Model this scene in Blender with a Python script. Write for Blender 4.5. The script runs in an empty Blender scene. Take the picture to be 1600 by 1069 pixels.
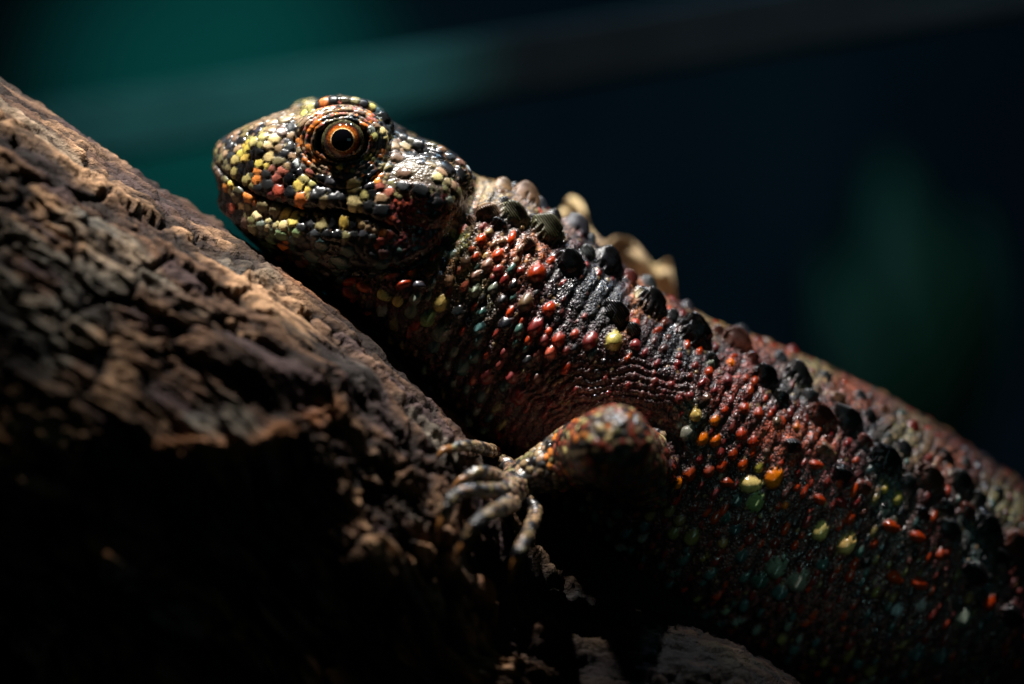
import bpy, math, random
import numpy as np
from mathutils import Vector, Matrix

# ------------------------------------------------------------------ camera, light, exposure
# one Blender unit is one centimetre; the photograph shows about 16 cm of width at the eye
SC = bpy.context.scene
SC.unit_settings.system = 'METRIC'
SC.unit_settings.scale_length = 0.01
COL = SC.collection
DIST = 44.4

cam_d = bpy.data.cameras.new('camera')
cam = bpy.data.objects.new('camera', cam_d)
COL.objects.link(cam)
cam.location = (0, -DIST, 0)
cam.rotation_euler = (math.radians(90), 0, 0)
cam_d.sensor_width = 36.0
cam_d.lens = 36.0 * DIST / 16.0
cam_d.clip_start = 0.5
cam_d.clip_end = 400.0
cam_d.dof.use_dof = True
cam_d.dof.focus_distance = DIST + 0.12
cam_d.dof.aperture_fstop = 0.048
SC.camera = cam

world = bpy.data.worlds.new('World')
SC.world = world
world.use_nodes = True
world.node_tree.nodes['Background'].inputs[0].default_value = (0.10, 0.30, 0.42, 1)
world.node_tree.nodes['Background'].inputs[1].default_value = 0.006

SC.view_settings.view_transform = 'Standard'
SC.view_settings.look = 'None'
SC.view_settings.exposure = 0.0
SC.view_settings.gamma = 1.0
try:
    SC.view_settings.use_curve_mapping = False
except Exception:
    pass


def aim(o, target):
    d = Vector(target) - o.location
    o.rotation_euler = d.to_track_quat('-Z', 'Y').to_euler()


def spot(name, loc, target, power, angle, blend, radius, col):
    l = bpy.data.lights.new(name, 'SPOT')
    l.energy = power
    l.spot_size = math.radians(angle)
    l.spot_blend = blend
    l.shadow_soft_size = radius
    l.color = col
    o = bpy.data.objects.new(name, l)
    COL.objects.link(o)
    o.location = loc
    aim(o, target)
    return o


def area(name, loc, target, power, sx, sy, col):
    l = bpy.data.lights.new(name, 'AREA')
    l.shape = 'RECTANGLE'
    l.size, l.size_y = sx, sy
    l.energy = power
    l.color = col
    o = bpy.data.objects.new(name, l)
    COL.objects.link(o)
    o.location = loc
    aim(o, target)
    return o


def PX(px, py, y=0.0):
    """picture position (1600 x 1069) at depth y -> point in the scene"""
    s = (DIST + y) / DIST
    return np.array([(px - 800) / 100.0 * s, y, (534.5 - py) / 100.0 * s])


KEY_POS = (-12, -4.0, 48)
spot('terrarium_spot_lamp', KEY_POS, PX(370, 250, 2.4), 440000, 18.0, 1.0, 0.8, (1.0, 0.97, 0.92))
spot('body_fill_spot', (4, -3.6, 44), PX(1110, 500, 1.2), 115000, 18.5, 1.0, 0.8, (1.0, 0.91, 0.86))  # unseen warm fill, added to light the right body beyond the key beam
area('cool_tube_lamp', (10, 6, 34), PX(900, 500, 1.0), 3300, 3, 2, (0.45, 0.75, 1.0))
spot('teal_wall_fill', (-16, 30, 22), PX(330, 160, 70), 31000, 25, 1.0, 1.0, (0.02, 0.75, 0.60))  # added out of view to give the left wall its teal glow
spot('rail_fill_spot', (-4, -2, 24), PX(380, 130, 16), 19000, 27, 1.0, 0.8, (0.20, 0.95, 0.85))  # unseen spot put in to lift the left part of the rail
spot('blue_wall_fill', (4, 30, 30), PX(1000, 300, 70), 3600, 75, 1.0, 1.0, (0.10, 0.60, 1.0))  # weak unseen wash, added so the right wall is not black

area('soft_fill_area', (16, -34, 6), PX(1150, 850, 0), 150, 12, 8, (0.40, 0.85, 0.85))  # soft unseen fill, added so the dark lower flank shows
spot('flank_fill_spot', (14, -36, 4), PX(1290, 850, 0.5), 5500, 10, 1.0, 1.5, (0.55, 0.95, 0.88))  # narrow unseen spot, added to brighten the pale flank warts

rng = np.random.default_rng(7)
random.seed(7)


# ------------------------------------------------------------------ numeric helpers
def _hash(ix, iy, iz, seed):
    h = (ix.astype(np.uint32) * np.uint32(374761393) + iy.astype(np.uint32) * np.uint32(668265263)
         + iz.astype(np.uint32) * np.uint32(2147483647) + np.uint32(seed * 974711 + 13))
    h = (h ^ (h >> np.uint32(13))) * np.uint32(1274126177)
    h = (h ^ (h >> np.uint32(16))) * np.uint32(2246822519)
    h = h ^ (h >> np.uint32(15))
    return (h & np.uint32(0xFFFFFF)).astype(np.float32) / np.float32(0xFFFFFF)


def vnoise(p, seed=0):
    """smooth value noise in [-1, 1], p (N,3)"""
    i = np.floor(p).astype(np.int64)
    f = (p - i).astype(np.float32)
    f = f * f * f * (f * (f * 6 - 15) + 10)
    out = 0
    for dx in (0, 1):
        wx = f[:, 0] if dx else 1 - f[:, 0]
        for dy in (0, 1):
            wy = f[:, 1] if dy else 1 - f[:, 1]
            for dz in (0, 1):
                wz = f[:, 2] if dz else 1 - f[:, 2]
                out = out + wx * wy * wz * _hash(i[:, 0] + dx, i[:, 1] + dy, i[:, 2] + dz, seed)
    return out * 2 - 1


def fbm(p, octaves=4, seed=0, gain=0.5):
    a, s, tot = 1.0, 0.0, 0.0
    q = np.array(p, dtype=np.float64)
    for k in range(octaves):
        s = s + a * vnoise(q, seed + k * 17)
        tot += a
        a *= gain
        q = q * 2.03 + 7.1
    return s / tot


def sstep(a, b, x):
    t = np.clip((x - a) / (b - a), 0, 1)
    return t * t * (3 - 2 * t)


def catmull(pts, n):
    P = np.array(pts, dtype=float)
    P = np.vstack([2 * P[0] - P[1], P, 2 * P[-1] - P[-2]])
    m = len(P) - 3
    t = np.linspace(0, m - 1e-6, n)
    i = t.astype(int)
    f = (t - i)[:, None]
    a, b, c, d = P[i], P[i + 1], P[i + 2], P[i + 3]
    return 0.5 * ((2 * b) + (c - a) * f + (2 * a - 5 * b + 4 * c - d) * f ** 2 + (3 * b - 3 * c + d - a) * f ** 3)


def seg_dist(qx, qy, line):
    """distance of 2-D points to a polyline and arc position along it"""
    best = np.full(qx.shape, 1e9)
    pos = np.zeros(qx.shape)
    s0 = 0.0
    for (x0, y0), (x1, y1) in zip(line[:-1], line[1:]):
        dx, dy = x1 - x0, y1 - y0
        L = math.hypot(dx, dy)
        t = np.clip(((qx - x0) * dx + (qy - y0) * dy) / (L * L), 0, 1)
        d = np.hypot(qx - x0 - t * dx, qy - y0 - t * dy)
        m = d < best
        best = np.where(m, d, best)
        pos = np.where(m, s0 + t * L, pos)
        s0 += L
    return best, pos


class Acc:
    """collects closed surfaces into one mesh"""
    def __init__(self):
        self.v, self.f, self.n = [], [], 0

    def grid(self, G, cap=True):
        """G (n rings, m points, 3), closed around"""
        n, m, _ = G.shape
        V = G.reshape(-1, 3)
        i = np.arange(n - 1)[:, None]
        j = np.arange(m)[None, :]
        a = i * m + j
        b = i * m + (j + 1) % m
        F = np.stack([a, b, b + m, a + m], -1).reshape(-1, 4) + self.n
        self.v.append(V)
        self.f.extend(F.tolist())
        self.n += n * m
        if cap:
            for r, rev in ((0, True), (n - 1, False)):
                c = G[r].mean(0)
                self.v.append(c[None, :])
                ci = self.n
                self.n += 1
                base = self.n - 1 - n * m + r * m if r == 0 else ci - m
                base = (ci - n * m) if r == 0 else (ci - 1 - m)
                for q in range(m):
                    k1, k2 = base + q, base + (q + 1) % m
                    self.f.append([ci, k2, k1] if rev else [ci, k1, k2])

    def tube(self, pts, rad, m=20, n=None, squash=None):
        C = catmull(pts, n or (len(pts) - 1) * 8)
        R = np.interp(np.linspace(0, 1, len(C)), np.linspace(0, 1, len(rad)), rad)
        T = np.gradient(C, axis=0)
        T /= np.linalg.norm(T, axis=1)[:, None] + 1e-9
        up = np.array([0, -1.0, 0.15])
        A = np.cross(T, up)
        A /= np.linalg.norm(A, axis=1)[:, None] + 1e-9
        B = np.cross(T, A)
        th = np.linspace(0, 2 * np.pi, m, endpoint=False)
        # rounded ends
        k = 5
        G = []
        for e in range(k):
            u = math.sin((e + 0.5) / k * math.pi / 2)
            G.append((C[0] - T[0] * R[0] * math.sqrt(1 - u * u), R[0] * u, A[0], B[0]))
        for q in range(len(C)):
            G.append((C[q], R[q], A[q], B[q]))
        for e in range(k):
            u = math.cos((e + 0.5) / k * math.pi / 2)
            G.append((C[-1] + T[-1] * R[-1] * math.sqrt(1 - u * u), R[-1] * u, A[-1], B[-1]))
        rings = np.array([c + r * (np.cos(th)[:, None] * a + np.sin(th)[:, None] * b) for c, r, a, b in G])
        self.grid(rings)

    def ellipsoid(self, c, r, tilt=0.0, m=28, n=16):
        th = np.linspace(0, 2 * np.pi, m, endpoint=False)
        ph = np.linspace(-np.pi / 2 + 0.05, np.pi / 2 - 0.05, n)
        x = np.cos(ph)[:, None] * np.cos(th)[None, :] * r[0]
        z = np.cos(ph)[:, None] * np.sin(th)[None, :] * r[2]
        y = np.broadcast_to(np.sin(ph)[:, None] * r[1], x.shape)
        ct, st = math.cos(tilt), math.sin(tilt)
        X = x * ct - z * st
        Z = x * st + z * ct
        self.grid(np.stack([X + c[0], y + c[1], Z + c[2]], -1))

    def mesh(self, name):
        V = np.vstack(self.v)
        me = bpy.data.meshes.new(name)
        me.from_pydata(V.tolist(), [], self.f)
        me.validate()
        return me


def mesh_np(name, V, F):
    """V (N,3), F (M,4) quads, fast"""
    me = bpy.data.meshes.new(name)
    me.vertices.add(len(V))
    me.vertices.foreach_set('co', np.ascontiguousarray(V, dtype=np.float32).ravel())
    k = F.shape[1]
    me.loops.add(F.size)
    me.loops.foreach_set('vertex_index', np.ascontiguousarray(F, dtype=np.int32).ravel())
    me.polygons.add(len(F))
    me.polygons.foreach_set('loop_start', np.arange(0, F.size, k, dtype=np.int32))
    me.polygons.foreach_set('loop_total', np.full(len(F), k, dtype=np.int32))
    me.polygons.foreach_set('use_smooth', np.ones(len(F), dtype=bool))
    me.update(calc_edges=True)
    return me


def put_attr(me, name, arr, kind):
    a = me.attributes.new(name, kind, 'POINT')
    if kind == 'FLOAT_COLOR':
        c = np.ones((len(arr), 4), dtype=np.float32)
        c[:, :3] = arr
        a.data.foreach_set('color', c.ravel())
    else:
        a.data.foreach_set('value', np.asarray(arr, dtype=np.float32).ravel())


def vnormals(V, F):
    """quad mesh vertex normals"""
    n = np.cross(V[F[:, 2]] - V[F[:, 0]], V[F[:, 3]] - V[F[:, 1]])
    N = np.zeros_like(V)
    for k in range(F.shape[1]):
        for c in range(3):
            N[:, c] += np.bincount(F[:, k], weights=n[:, c], minlength=len(V))
    return N / (np.linalg.norm(N, axis=1)[:, None] + 1e-12)


def smooth(V, F, it, lam=0.5):
    E = np.vstack([F[:, [0, 1]], F[:, [1, 2]], F[:, [2, 3]], F[:, [3, 0]]])
    deg = np.bincount(E[:, 0], minlength=len(V)) + np.bincount(E[:, 1], minlength=len(V))
    deg = np.maximum(deg, 1)[:, None]
    V = V.copy()
    for _ in range(it):
        S = np.zeros_like(V)
        for c in range(3):
            S[:, c] = (np.bincount(E[:, 0], weights=V[E[:, 1], c], minlength=len(V))
                       + np.bincount(E[:, 1], weights=V[E[:, 0], c], minlength=len(V)))
        V += lam * (S / deg - V)
    return V


# ------------------------------------------------------------------ node helpers
def new_mat(name):
    m = bpy.data.materials.new(name)
    m.use_nodes = True
    nt = m.node_tree
    bs = nt.nodes['Principled BSDF']
    return m, nt, bs


def nd(nt, t, **kw):
    n = nt.nodes.new(t)
    for k, v in kw.items():
        if k in n.inputs:
            n.inputs[k].default_value = v
        else:
            setattr(n, k, v)
    return n


def link(nt, a, ao, b, bi):
    nt.links.new(a.outputs[ao], b.inputs[bi])


def link_obj(name, me, mat=None, parent=None):
    o = bpy.data.objects.new(name, me)
    COL.objects.link(o)
    if mat:
        me.materials.append(mat)
    if parent:
        o.parent = parent
        o.matrix_parent_inverse = parent.matrix_world.inverted()
    return o


def tag(o, label, cat, group=None):
    o['label'] = label
    o['category'] = cat
    if group:
        o['group'] = group


# ------------------------------------------------------------------ setting: back wall
def make_wall():
    n = 40
    xs = np.linspace(-70, 70, n)
    zs = np.linspace(-45, 45, n)
    X, Z = np.meshgrid(xs, zs)
    Y = 70 + 0.5 * np.sin(X * 0.2) * np.cos(Z * 0.17)
    V = np.stack([X, Y, Z], -1).reshape(-1, 3)
    a = (np.arange(n - 1)[:, None] * n + np.arange(n - 1)[None, :]).ravel()
    F = np.stack([a, a + 1, a + n + 1, a + n], -1)
    m, nt, bs = new_mat('wall_rock')
    tc = nd(nt, 'ShaderNodeTexCoord')
    no = nd(nt, 'ShaderNodeTexNoise', Scale=0.12, Detail=4.0)
    link(nt, tc, 'Object', no, 'Vector')
    cr = nd(nt, 'ShaderNodeValToRGB')
    cr.color_ramp.elements[0].color = (0.035, 0.062, 0.075, 1)
    cr.color_ramp.elements[0].position = 0.35
    cr.color_ramp.elements[1].color = (0.07, 0.11, 0.115, 1)
    cr.color_ramp.elements[1].position = 0.7
    link(nt, no, 'Fac', cr, 'Fac')
    link(nt, cr, 'Color', bs, 'Base Color')
    bs.inputs['Roughness'].default_value = 0.85
    o = link_obj('terrarium_wall', mesh_np('terrarium_wall', V, F), m)
    o['kind'] = 'structure'
    o['label'] = 'dark blurred back wall of the terrarium lit teal on the left'


make_wall()


# ------------------------------------------------------------------ branch
EDGE = [(-560, -170), (-250, -20), (0, 122), (200, 256), (400, 388), (520, 468), (620, 556), (715, 650), (800, 728),
        (1000, 888), (1250, 1062), (1600, 1290), (2000, 1520), (2400, 1740)]
BR_R = 4.3
BR_Y = 0.9


def branch_frame(ns):
    E = catmull([PX(x, y, BR_Y) for x, y in EDGE], ns)
    k = np.ones(41) / 41
    Ep = np.vstack([np.repeat(E[:1], 20, 0), E, np.repeat(E[-1:], 20, 0)])
    Es = np.stack([np.convolve(Ep[:, c], k, 'valid') for c in range(3)], -1)
    T = np.gradient(Es, axis=0)
    T /= np.linalg.norm(T, axis=1)[:, None]
    N = np.stack([-T[:, 2], np.zeros(len(T)), T[:, 0]], -1)      # up and to the right
    N /= np.linalg.norm(N, axis=1)[:, None]
    return E, T, N


BARK = {}


def make_branch():
    ns, mt = 900, 560
    E, T, N = branch_frame(ns)
    C = E - N * BR_R
    # more points round the front and top than at the back
    u = np.linspace(0, 1, mt, endpoint=False)
    Yd = np.array([0, -1.0, 0])
    s = np.concatenate([[0], np.cumsum(np.linalg.norm(np.diff(C, axis=0), axis=1))])
    rad = BR_R * (1 + 0.03 * np.sin(s * 0.35 + 1))
    # direction: angle from N towards the camera
    A = 2 * np.pi * u + 0.75 * np.sin(2 * np.pi * u) - math.pi + math.radians(58)
    D = np.cos(A)[None, :, None] * N[:, None, :] + np.sin(A)[None, :, None] * Yd[None, None, :]
    S = np.repeat(s[:, None], mt, 1)
    AA = np.repeat(A[None, :], ns, 0)
    S1, A1 = S.ravel(), AA.ravel()
    a3 = np.stack([np.cos(A1), np.sin(A1)], -1) * BR_R

    def q(fs, ft, seed=0):
        return np.stack([S1 * fs + seed * 3.3, a3[:, 0] * ft, a3[:, 1] * ft], -1)
    w1 = fbm(q(0.35, 0.6, 1), 3, 3)
    w2 = fbm(q(0.5, 0.8, 5), 3, 11)
    low = fbm(q(0.16, 0.33, 2), 3, 21)
    # long bark plates: jittered cells stretched along the branch
    P = np.stack([(S1 + w1 * 0.9) / 1.25, (A1 * BR_R + w2 * 0.6) / 0.40], -1)
    ci = np.floor(P).astype(np.int64)
    f1 = np.full(len(P), 9.0)
    f2 = np.full(len(P), 9.0)
    cid = np.zeros(len(P))
    for dx in (-1, 0, 1):
        for dy in (-1, 0, 1):
            cx, cy = ci[:, 0] + dx, ci[:, 1] + dy
            z = np.zeros_like(cx)
            jx, jy = _hash(cx, cy, z, 5), _hash(cx, cy, z, 6)
            d = np.hypot(P[:, 0] - cx - jx, P[:, 1] - cy - jy)
            hv = _hash(cx, cy, z, 7)
            m = d < f1
            f2 = np.where(m, f1, np.minimum(f2, d))
            cid = np.where(m, hv, cid)
            f1 = np.where(m, d, f1)
    edge = f2 - f1
    fib = fbm(q(0.7, 6.5, 7), 4, 31)
    crumb = fbm(q(5.0, 8.0, 23), 3, 181, 0.65)
    fine = fbm(q(4.0, 9.0, 9), 3, 41)
    chunk = fbm(q(0.8, 1.7, 4), 4, 51)
    ridg = 1 - np.abs(fbm(q(0.45, 1.6, 6), 4, 61)) * 2
    crack = 1 - sstep(0.0, 0.16, edge)
    crack2 = sstep(0.86, 0.98, ridg)
    chip = fbm(q(2.0, 4.2, 19), 4, 131, 0.6)
    h = 0.13 * chip + 0.34 * low + 0.20 * (cid - 0.5) + 0.12 * chunk - 0.11 * crack - 0.14 * crack2 + 0.07 * fib + 0.035 * fine
    # how much relief there is on the silhouette line: kept flatter there
    flat = np.exp(-((A1 - 0.05) / 0.30) ** 2)
    h = h * (1 - 0.72 * flat) + 0.065 * crumb + 0.05 * fib
    R = rad[:, None] + h.reshape(ns, mt)
    V = C[:, None, :] + D * R[:, :, None]
    off = ((V - E[:, None, :]) * N[:, None, :]).sum(-1).max(1)
    off = np.convolve(np.pad(off, 14, mode='edge'), np.ones(29) / 29, 'valid')
    V = V - (N * off[:, None])[:, None, :]
    Vf = V.reshape(-1, 3)
    # a broken knot hole: overhanging lip with a hollow below it
    sc = (DIST + Vf[:, 1]) / DIST
    px = Vf[:, 0] / sc * 100 + 800
    py = 534.5 - Vf[:, 2] / sc * 100
    front = Vf[:, 1] < 0.9
    out = D.reshape(-1, 3)
    lip, lp = seg_dist(px, py, [(235, 705), (300, 690), (380, 700), (450, 672), (520, 648)])
    below = (py > 600)
    jn = 16 * vnoise(Vf * 1.3, 141)
    kh = np.exp(-((lip + jn) / 16) ** 2) * 0.13
    hol = np.exp(-(((px - 430) / 130) ** 2 + ((py - 790) / 62) ** 2) ** 1.0) * 1.0 * (1 + 0.5 * vnoise(Vf * 0.9, 151))
    lip2, _ = seg_dist(px, py, [(330, 545), (430, 585), (560, 600)])
    kh = kh + np.exp(-(lip2 / 26) ** 2) * 0.22
    ok = (px > -50) & (px < 1650) & (py > -50) & (py < 1150) & (Vf[:, 1] < 3)
    BARK['px'], BARK['py'], BARK['v'] = px[ok], py[ok], Vf[ok].copy()
    hol2 = np.exp(-(((px - 850) / 230) ** 2 + ((py - 1010) / 215) ** 2) ** 1.3) * 1.5 * sstep(1350, 800, px) * (1 + 0.4 * vnoise(Vf * 1.2, 161))
    hol3 = np.exp(-(((px - 520) / 270) ** 2 + ((py - 1040) / 165) ** 2) ** 1.2) * 1.5 * (1 + 0.6 * vnoise(Vf * 1.1, 171))
    kh = kh - hol2 - hol3
    # shallow groove that runs just inside the silhouette line
    gr, _ = seg_dist(px, py, [(300, 370), (480, 492), (600, 590), (700, 700)])
    kh = kh - np.exp(-(gr / 6) ** 2) * 0.10
    Vf = Vf + out * ((kh - hol * below) * front)[:, None]
    # --- pigment of the bark, plus painted shade toward the right
    tan = np.array([0.34, 0.21, 0.12])
    mid = np.array([0.095, 0.055, 0.034])
    plum = np.array([0.055, 0.037, 0.036])
    dark = np.array([0.012, 0.009, 0.008])
    rust = np.array([0.26, 0.115, 0.05])
    grey = np.array([0.15, 0.17, 0.15])
    moss = np.array([0.06, 0.07, 0.022])
    c1 = fbm(q(0.45, 1.3, 12), 3, 71)
    c2 = fbm(q(0.8, 2.2, 13), 3, 81)
    c3 = fbm(q(0.5, 1.1, 14), 3, 91)
    c4 = fbm(q(0.6, 1.5, 15), 2, 101)

    def mix(a, b, t):
        return a + (b - a) * np.clip(t, 0, 1)[:, None]
    col = mix(np.repeat(mid[None], len(P), 0), tan, sstep(-0.05, 0.35, c1 + 0.5 * (cid - 0.5)))
    col = mix(col, plum, sstep(0.0, 0.3, c2 - 0.05 + 0.6 * (0.5 - cid)))
    col = mix(col, rust, sstep(0.22, 0.5, c3) * 0.75)
    col = mix(col, grey, sstep(0.25, 0.5, c4) * 0.45)
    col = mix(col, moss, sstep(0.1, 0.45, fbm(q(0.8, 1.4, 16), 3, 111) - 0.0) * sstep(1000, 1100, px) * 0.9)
    col = mix(col, dark, np.clip(crack * 0.9 + crack2 * 0.8 + sstep(0.12, 0.5, -chunk) * 0.8 + sstep(0.2, 0.55, -chip) * 0.7, 0, 1))
    col = mix(col, rust * 1.25, np.exp(-(lip / 16) ** 2) * 0.7 * front)
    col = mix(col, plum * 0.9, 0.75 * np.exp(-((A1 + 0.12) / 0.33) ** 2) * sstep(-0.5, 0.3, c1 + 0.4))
    blotch = fbm(q(0.55, 1.9, 27), 4, 191, 0.6)
    col = mix(col, dark, sstep(0.06, 0.34, blotch) * 0.85)
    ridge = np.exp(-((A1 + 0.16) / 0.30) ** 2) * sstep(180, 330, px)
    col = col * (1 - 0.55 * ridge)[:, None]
    col = col * (1 - 0.90 * sstep(820, 960, px))[:, None] * np.array([1.04, 0.96, 0.90])  # shade painted in: bark toward the right darkened against the lamp light
    col = mix(col, dark, sstep(0.12, 0.5, -crumb) * 0.8)
    col = col * (1 + 0.55 * fib + 0.25 * fine)[:, None]
    i = np.arange(ns - 1)[:, None]
    j = np.arange(mt)[None, :]
    a = i * mt + j
    b = i * mt + (j + 1) % mt
    F = np.stack([a, a + mt, b + mt, b], -1).reshape(-1, 4)
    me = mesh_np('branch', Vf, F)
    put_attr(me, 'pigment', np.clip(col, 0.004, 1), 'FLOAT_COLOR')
    m, nt, bs = new_mat('bark')
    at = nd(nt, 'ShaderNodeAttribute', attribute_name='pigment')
    tc = nd(nt, 'ShaderNodeTexCoord')
    mp = nd(nt, 'ShaderNodeMapping')
    mp.inputs['Rotation'].default_value = (0, math.radians(-38), 0)
    mp.inputs['Scale'].default_value = (1.2, 7, 7)
    link(nt, tc, 'Object', mp, 'Vector')
    n1 = nd(nt, 'ShaderNodeTexNoise', Scale=1.6, Detail=7.0, Roughness=0.65)
    link(nt, mp, 'Vector', n1, 'Vector')
    n2 = nd(nt, 'ShaderNodeTexNoise', Scale=16.0, Detail=4.0, Roughness=0.6)
    link(nt, tc, 'Object', n2, 'Vector')
    mr = nd(nt, 'ShaderNodeMapRange')
    mr.inputs['From Min'].default_value = 0.3
    mr.inputs['From Max'].default_value = 0.7
    mr.inputs['To Min'].default_value = 0.62
    mr.inputs['To Max'].default_value = 1.35
    link(nt, n1, 'Fac', mr, 'Value')
    mu = nd(nt, 'ShaderNodeVectorMath', operation='SCALE')
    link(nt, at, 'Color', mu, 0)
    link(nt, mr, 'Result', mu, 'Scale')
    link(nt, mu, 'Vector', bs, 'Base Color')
    ad = nd(nt, 'ShaderNodeMath', operation='ADD')
    link(nt, n1, 'Fac', ad, 0)
    link(nt, n2, 'Fac', ad, 1)
    bp = nd(nt, 'ShaderNodeBump', Strength=0.8, Distance=0.06)
    link(nt, ad, 'Value', bp, 'Height')
    link(nt, bp, 'Normal', bs, 'Normal')
    bs.inputs['Roughness'].default_value = 0.75
    bs.inputs['Specular IOR Level'].default_value = 0.12
    o = link_obj('branch', me, m)
    tag(o, 'thick rough brown bark branch sloping down to the right under the lizard', 'branch')
    return o


make_branch()


def on_bark(px, py, off):
    """front-most bark point seen at a picture position, lifted off by 'off'"""
    d = np.hypot(BARK['px'] - px, BARK['py'] - py)
    r = 8.0
    while True:
        k = np.where(d < r)[0]
        if len(k) or r > 200:
            break
        r *= 1.6
    v = BARK['v'][k]
    y = v[v[:, 1] <= np.percentile(v[:, 1], 40)][:, 1].mean()
    return PX(px, py, y - off)


# ------------------------------------------------------------------ lizard: base form
# station: top x,y  bottom x,y  half width  centre depth
ST = [
    (336, 240, 337, 262, 0.16, 1.35),
    (343, 224, 344, 292, 0.46, 1.35),
    (370, 206, 360, 338, 0.76, 1.32),
    (410, 188, 398, 379, 0.98, 1.28),
    (450, 174, 442, 410, 1.12, 1.25),
    (500, 165, 492, 438, 1.25, 1.25),
    (550, 168, 532, 460, 1.38, 1.28),
    (600, 186, 570, 482, 1.50, 1.35),
    (650, 213, 605, 505, 1.58, 1.45),
    (698, 241, 635, 532, 1.60, 1.55),
    (738, 272, 665, 560, 1.52, 1.65),
    (790, 292, 700, 594, 1.58, 1.72),
    (850, 324, 742, 640, 1.78, 1.85),
    (920, 374, 795, 700, 1.98, 2.0),
    (1000, 436, 860, 775, 2.15, 2.2),
    (1100, 494, 940, 862, 2.32, 2.5),
    (1200, 538, 1025, 940, 2.45, 2.8),
    (1320, 600, 1130, 1010, 2.5, 3.2),
    (1450, 684, 1255, 1080, 2.5, 3.6),
    (1600, 788, 1405, 1150, 2.45, 4.1),
    (1780, 910, 1590, 1240, 2.3, 4.7),
    (1960, 1040, 1790, 1330, 1.9, 5.3),
    (2120, 1160, 1990, 1400, 1.2, 5.8),
    (2220, 1235, 2150, 1420, 0.5, 6.1),
]


def base_form():
    A = Acc()
    S = catmull(ST, 230)
    m = 72
    th = np.linspace(0, 2 * np.pi, m, endpoint=False)
    e = 0.86
    cs = np.sign(np.cos(th)) * np.abs(np.cos(th)) ** e
    sn = np.sign(np.sin(th)) * np.abs(np.sin(th)) ** e
    rings = []
    for tx, ty, bx, by, w, yc in S:
        by += 50 * math.exp(-((bx - 685) / 150) ** 2)
        ty -= 30 * float(sstep(1150, 1500, tx))
        t, b = PX(tx, ty, yc), PX(bx, by, yc)
        c = (t + b) / 2
        h = (t - b) / 2
        # widest a little below the middle
        rings.append(c + cs[:, None] * h + sn[:, None] * np.array([0, -w, 0]))
    A.grid(np.array(rings))
    yc = 1.3
    for sgn in (1, -1):
        def Y(y, c=yc):
            return y if sgn == 1 else 2 * c - y
        # orbital dome
        A.ellipsoid(PX(538, 222, Y(0.36)), (0.76, 0.44, 0.56), -0.1)
        A.ellipsoid(PX(500, 205, Y(0.50)), (0.45, 0.45, 0.33), 0.35)
        # canthal swelling and snout side
        A.ellipsoid(PX(430, 235, Y(0.62)), (0.55, 0.40, 0.36), 0.35)
        # upper lip and lower jaw swellings
        A.tube([PX(352, 262, Y(0.95)), PX(400, 290, Y(0.52)), PX(460, 308, Y(0.26)), PX(530, 310, Y(0.10)), PX(590, 322, Y(0.06))],
               [0.2, 0.22, 0.22, 0.22, 0.18])
        A.tube([PX(360, 315, Y(1.0)), PX(405, 345, Y(0.56)), PX(470, 362, Y(0.28)), PX(540, 372, Y(0.14)), PX(600, 378, Y(0.14)), PX(640, 390, Y(0.25))],
               [0.2, 0.24, 0.26, 0.28, 0.26, 0.2])
        # jowl
        A.ellipsoid(PX(648, 315, Y(0.38)), (0.78, 0.56, 0.72), 0.5)
        A.ellipsoid(PX(640, 360, Y(0.42)), (0.55, 0.48, 0.50), 0.3)
        # brow ridge
        A.tube([PX(462, 186, Y(0.66)), PX(488, 170, Y(0.56)), PX(520, 161, Y(0.44)), PX(560, 164, Y(0.42)), PX(588, 177, Y(0.46)), PX(606, 197, Y(0.50))],
               [0.06, 0.08, 0.09, 0.09, 0.09, 0.10], m=14)
        # temporal crest to the back of the skull
        A.tube([PX(606, 212, Y(0.58)), PX(640, 226, Y(0.6)), PX(680, 243, Y(0.56)), PX(715, 268, Y(0.52)), PX(733, 296, Y(0.5))],
               [0.10, 0.13, 0.17, 0.17, 0.12], m=16)
    A.ellipsoid(PX(482, 172, 2.1), (0.32, 0.25, 0.16), 0.2)
    # shoulder and arm
    for pts, rad in ARM:
        A.tube(pts, rad, m=24)
    return A.mesh('lizard_base')


def yb(px, py, off):
    return on_bark(px, py, off)


hand = [yb(812, 752, 0.32), yb(790, 772, 0.30)]
wrist = PX(838, 738, hand[0][1] - 0.12)
elbow = PX(948, 700, min(-1.55, wrist[1] + 0.1))
ARM = [
    ([PX(1060, 770, 1.8), PX(1010, 738, 0.3), elbow + np.array([0.22, 0.45, -0.10]), elbow], [0.60, 0.58, 0.58, 0.56]),
    ([elbow + np.array([0.12, 0.0, 0.08]), PX(905, 712, wrist[1] - 0.05), PX(868, 728, wrist[1]), wrist, hand[0], hand[1]],
     [0.56, 0.51, 0.43, 0.33, 0.27, 0.22]),
]
FING = [
    [(806, 748), (780, 712), (752, 700), (722, 697), (702, 703)],
    [(795, 760), (768, 742), (745, 738), (728, 748)],
    [(795, 768), (758, 767), (722, 768), (700, 786), (692, 812)],
    [(800, 785), (772, 800), (742, 820), (725, 850)],
    [(818, 775), (836, 798), (828, 826), (814, 856), (808, 872)],
]
FR = [0.14, 0.105, 0.09, 0.085, 0.07]
CLAWS = []
for qf, f in enumerate(FING):
    pts = []
    for k, (x, y) in enumerate(f):
        off = [0.24, 0.24, 0.28, 0.22, 0.12][k] if k < len(f) - 1 else 0.07
        if qf < 2 and k < 3:
            off += [0.05, 0.10, 0.06][k]
        pts.append(yb(x, y, off))
    ARM.append((pts, [FR[min(k, 4)] for k in range(len(f))]))
    CLAWS.append((pts[-2], pts[-1]))
# arm centre line for regions
ARMLINE = [np.array(p) for a in ARM[:2] for p in a[0]]


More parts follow.
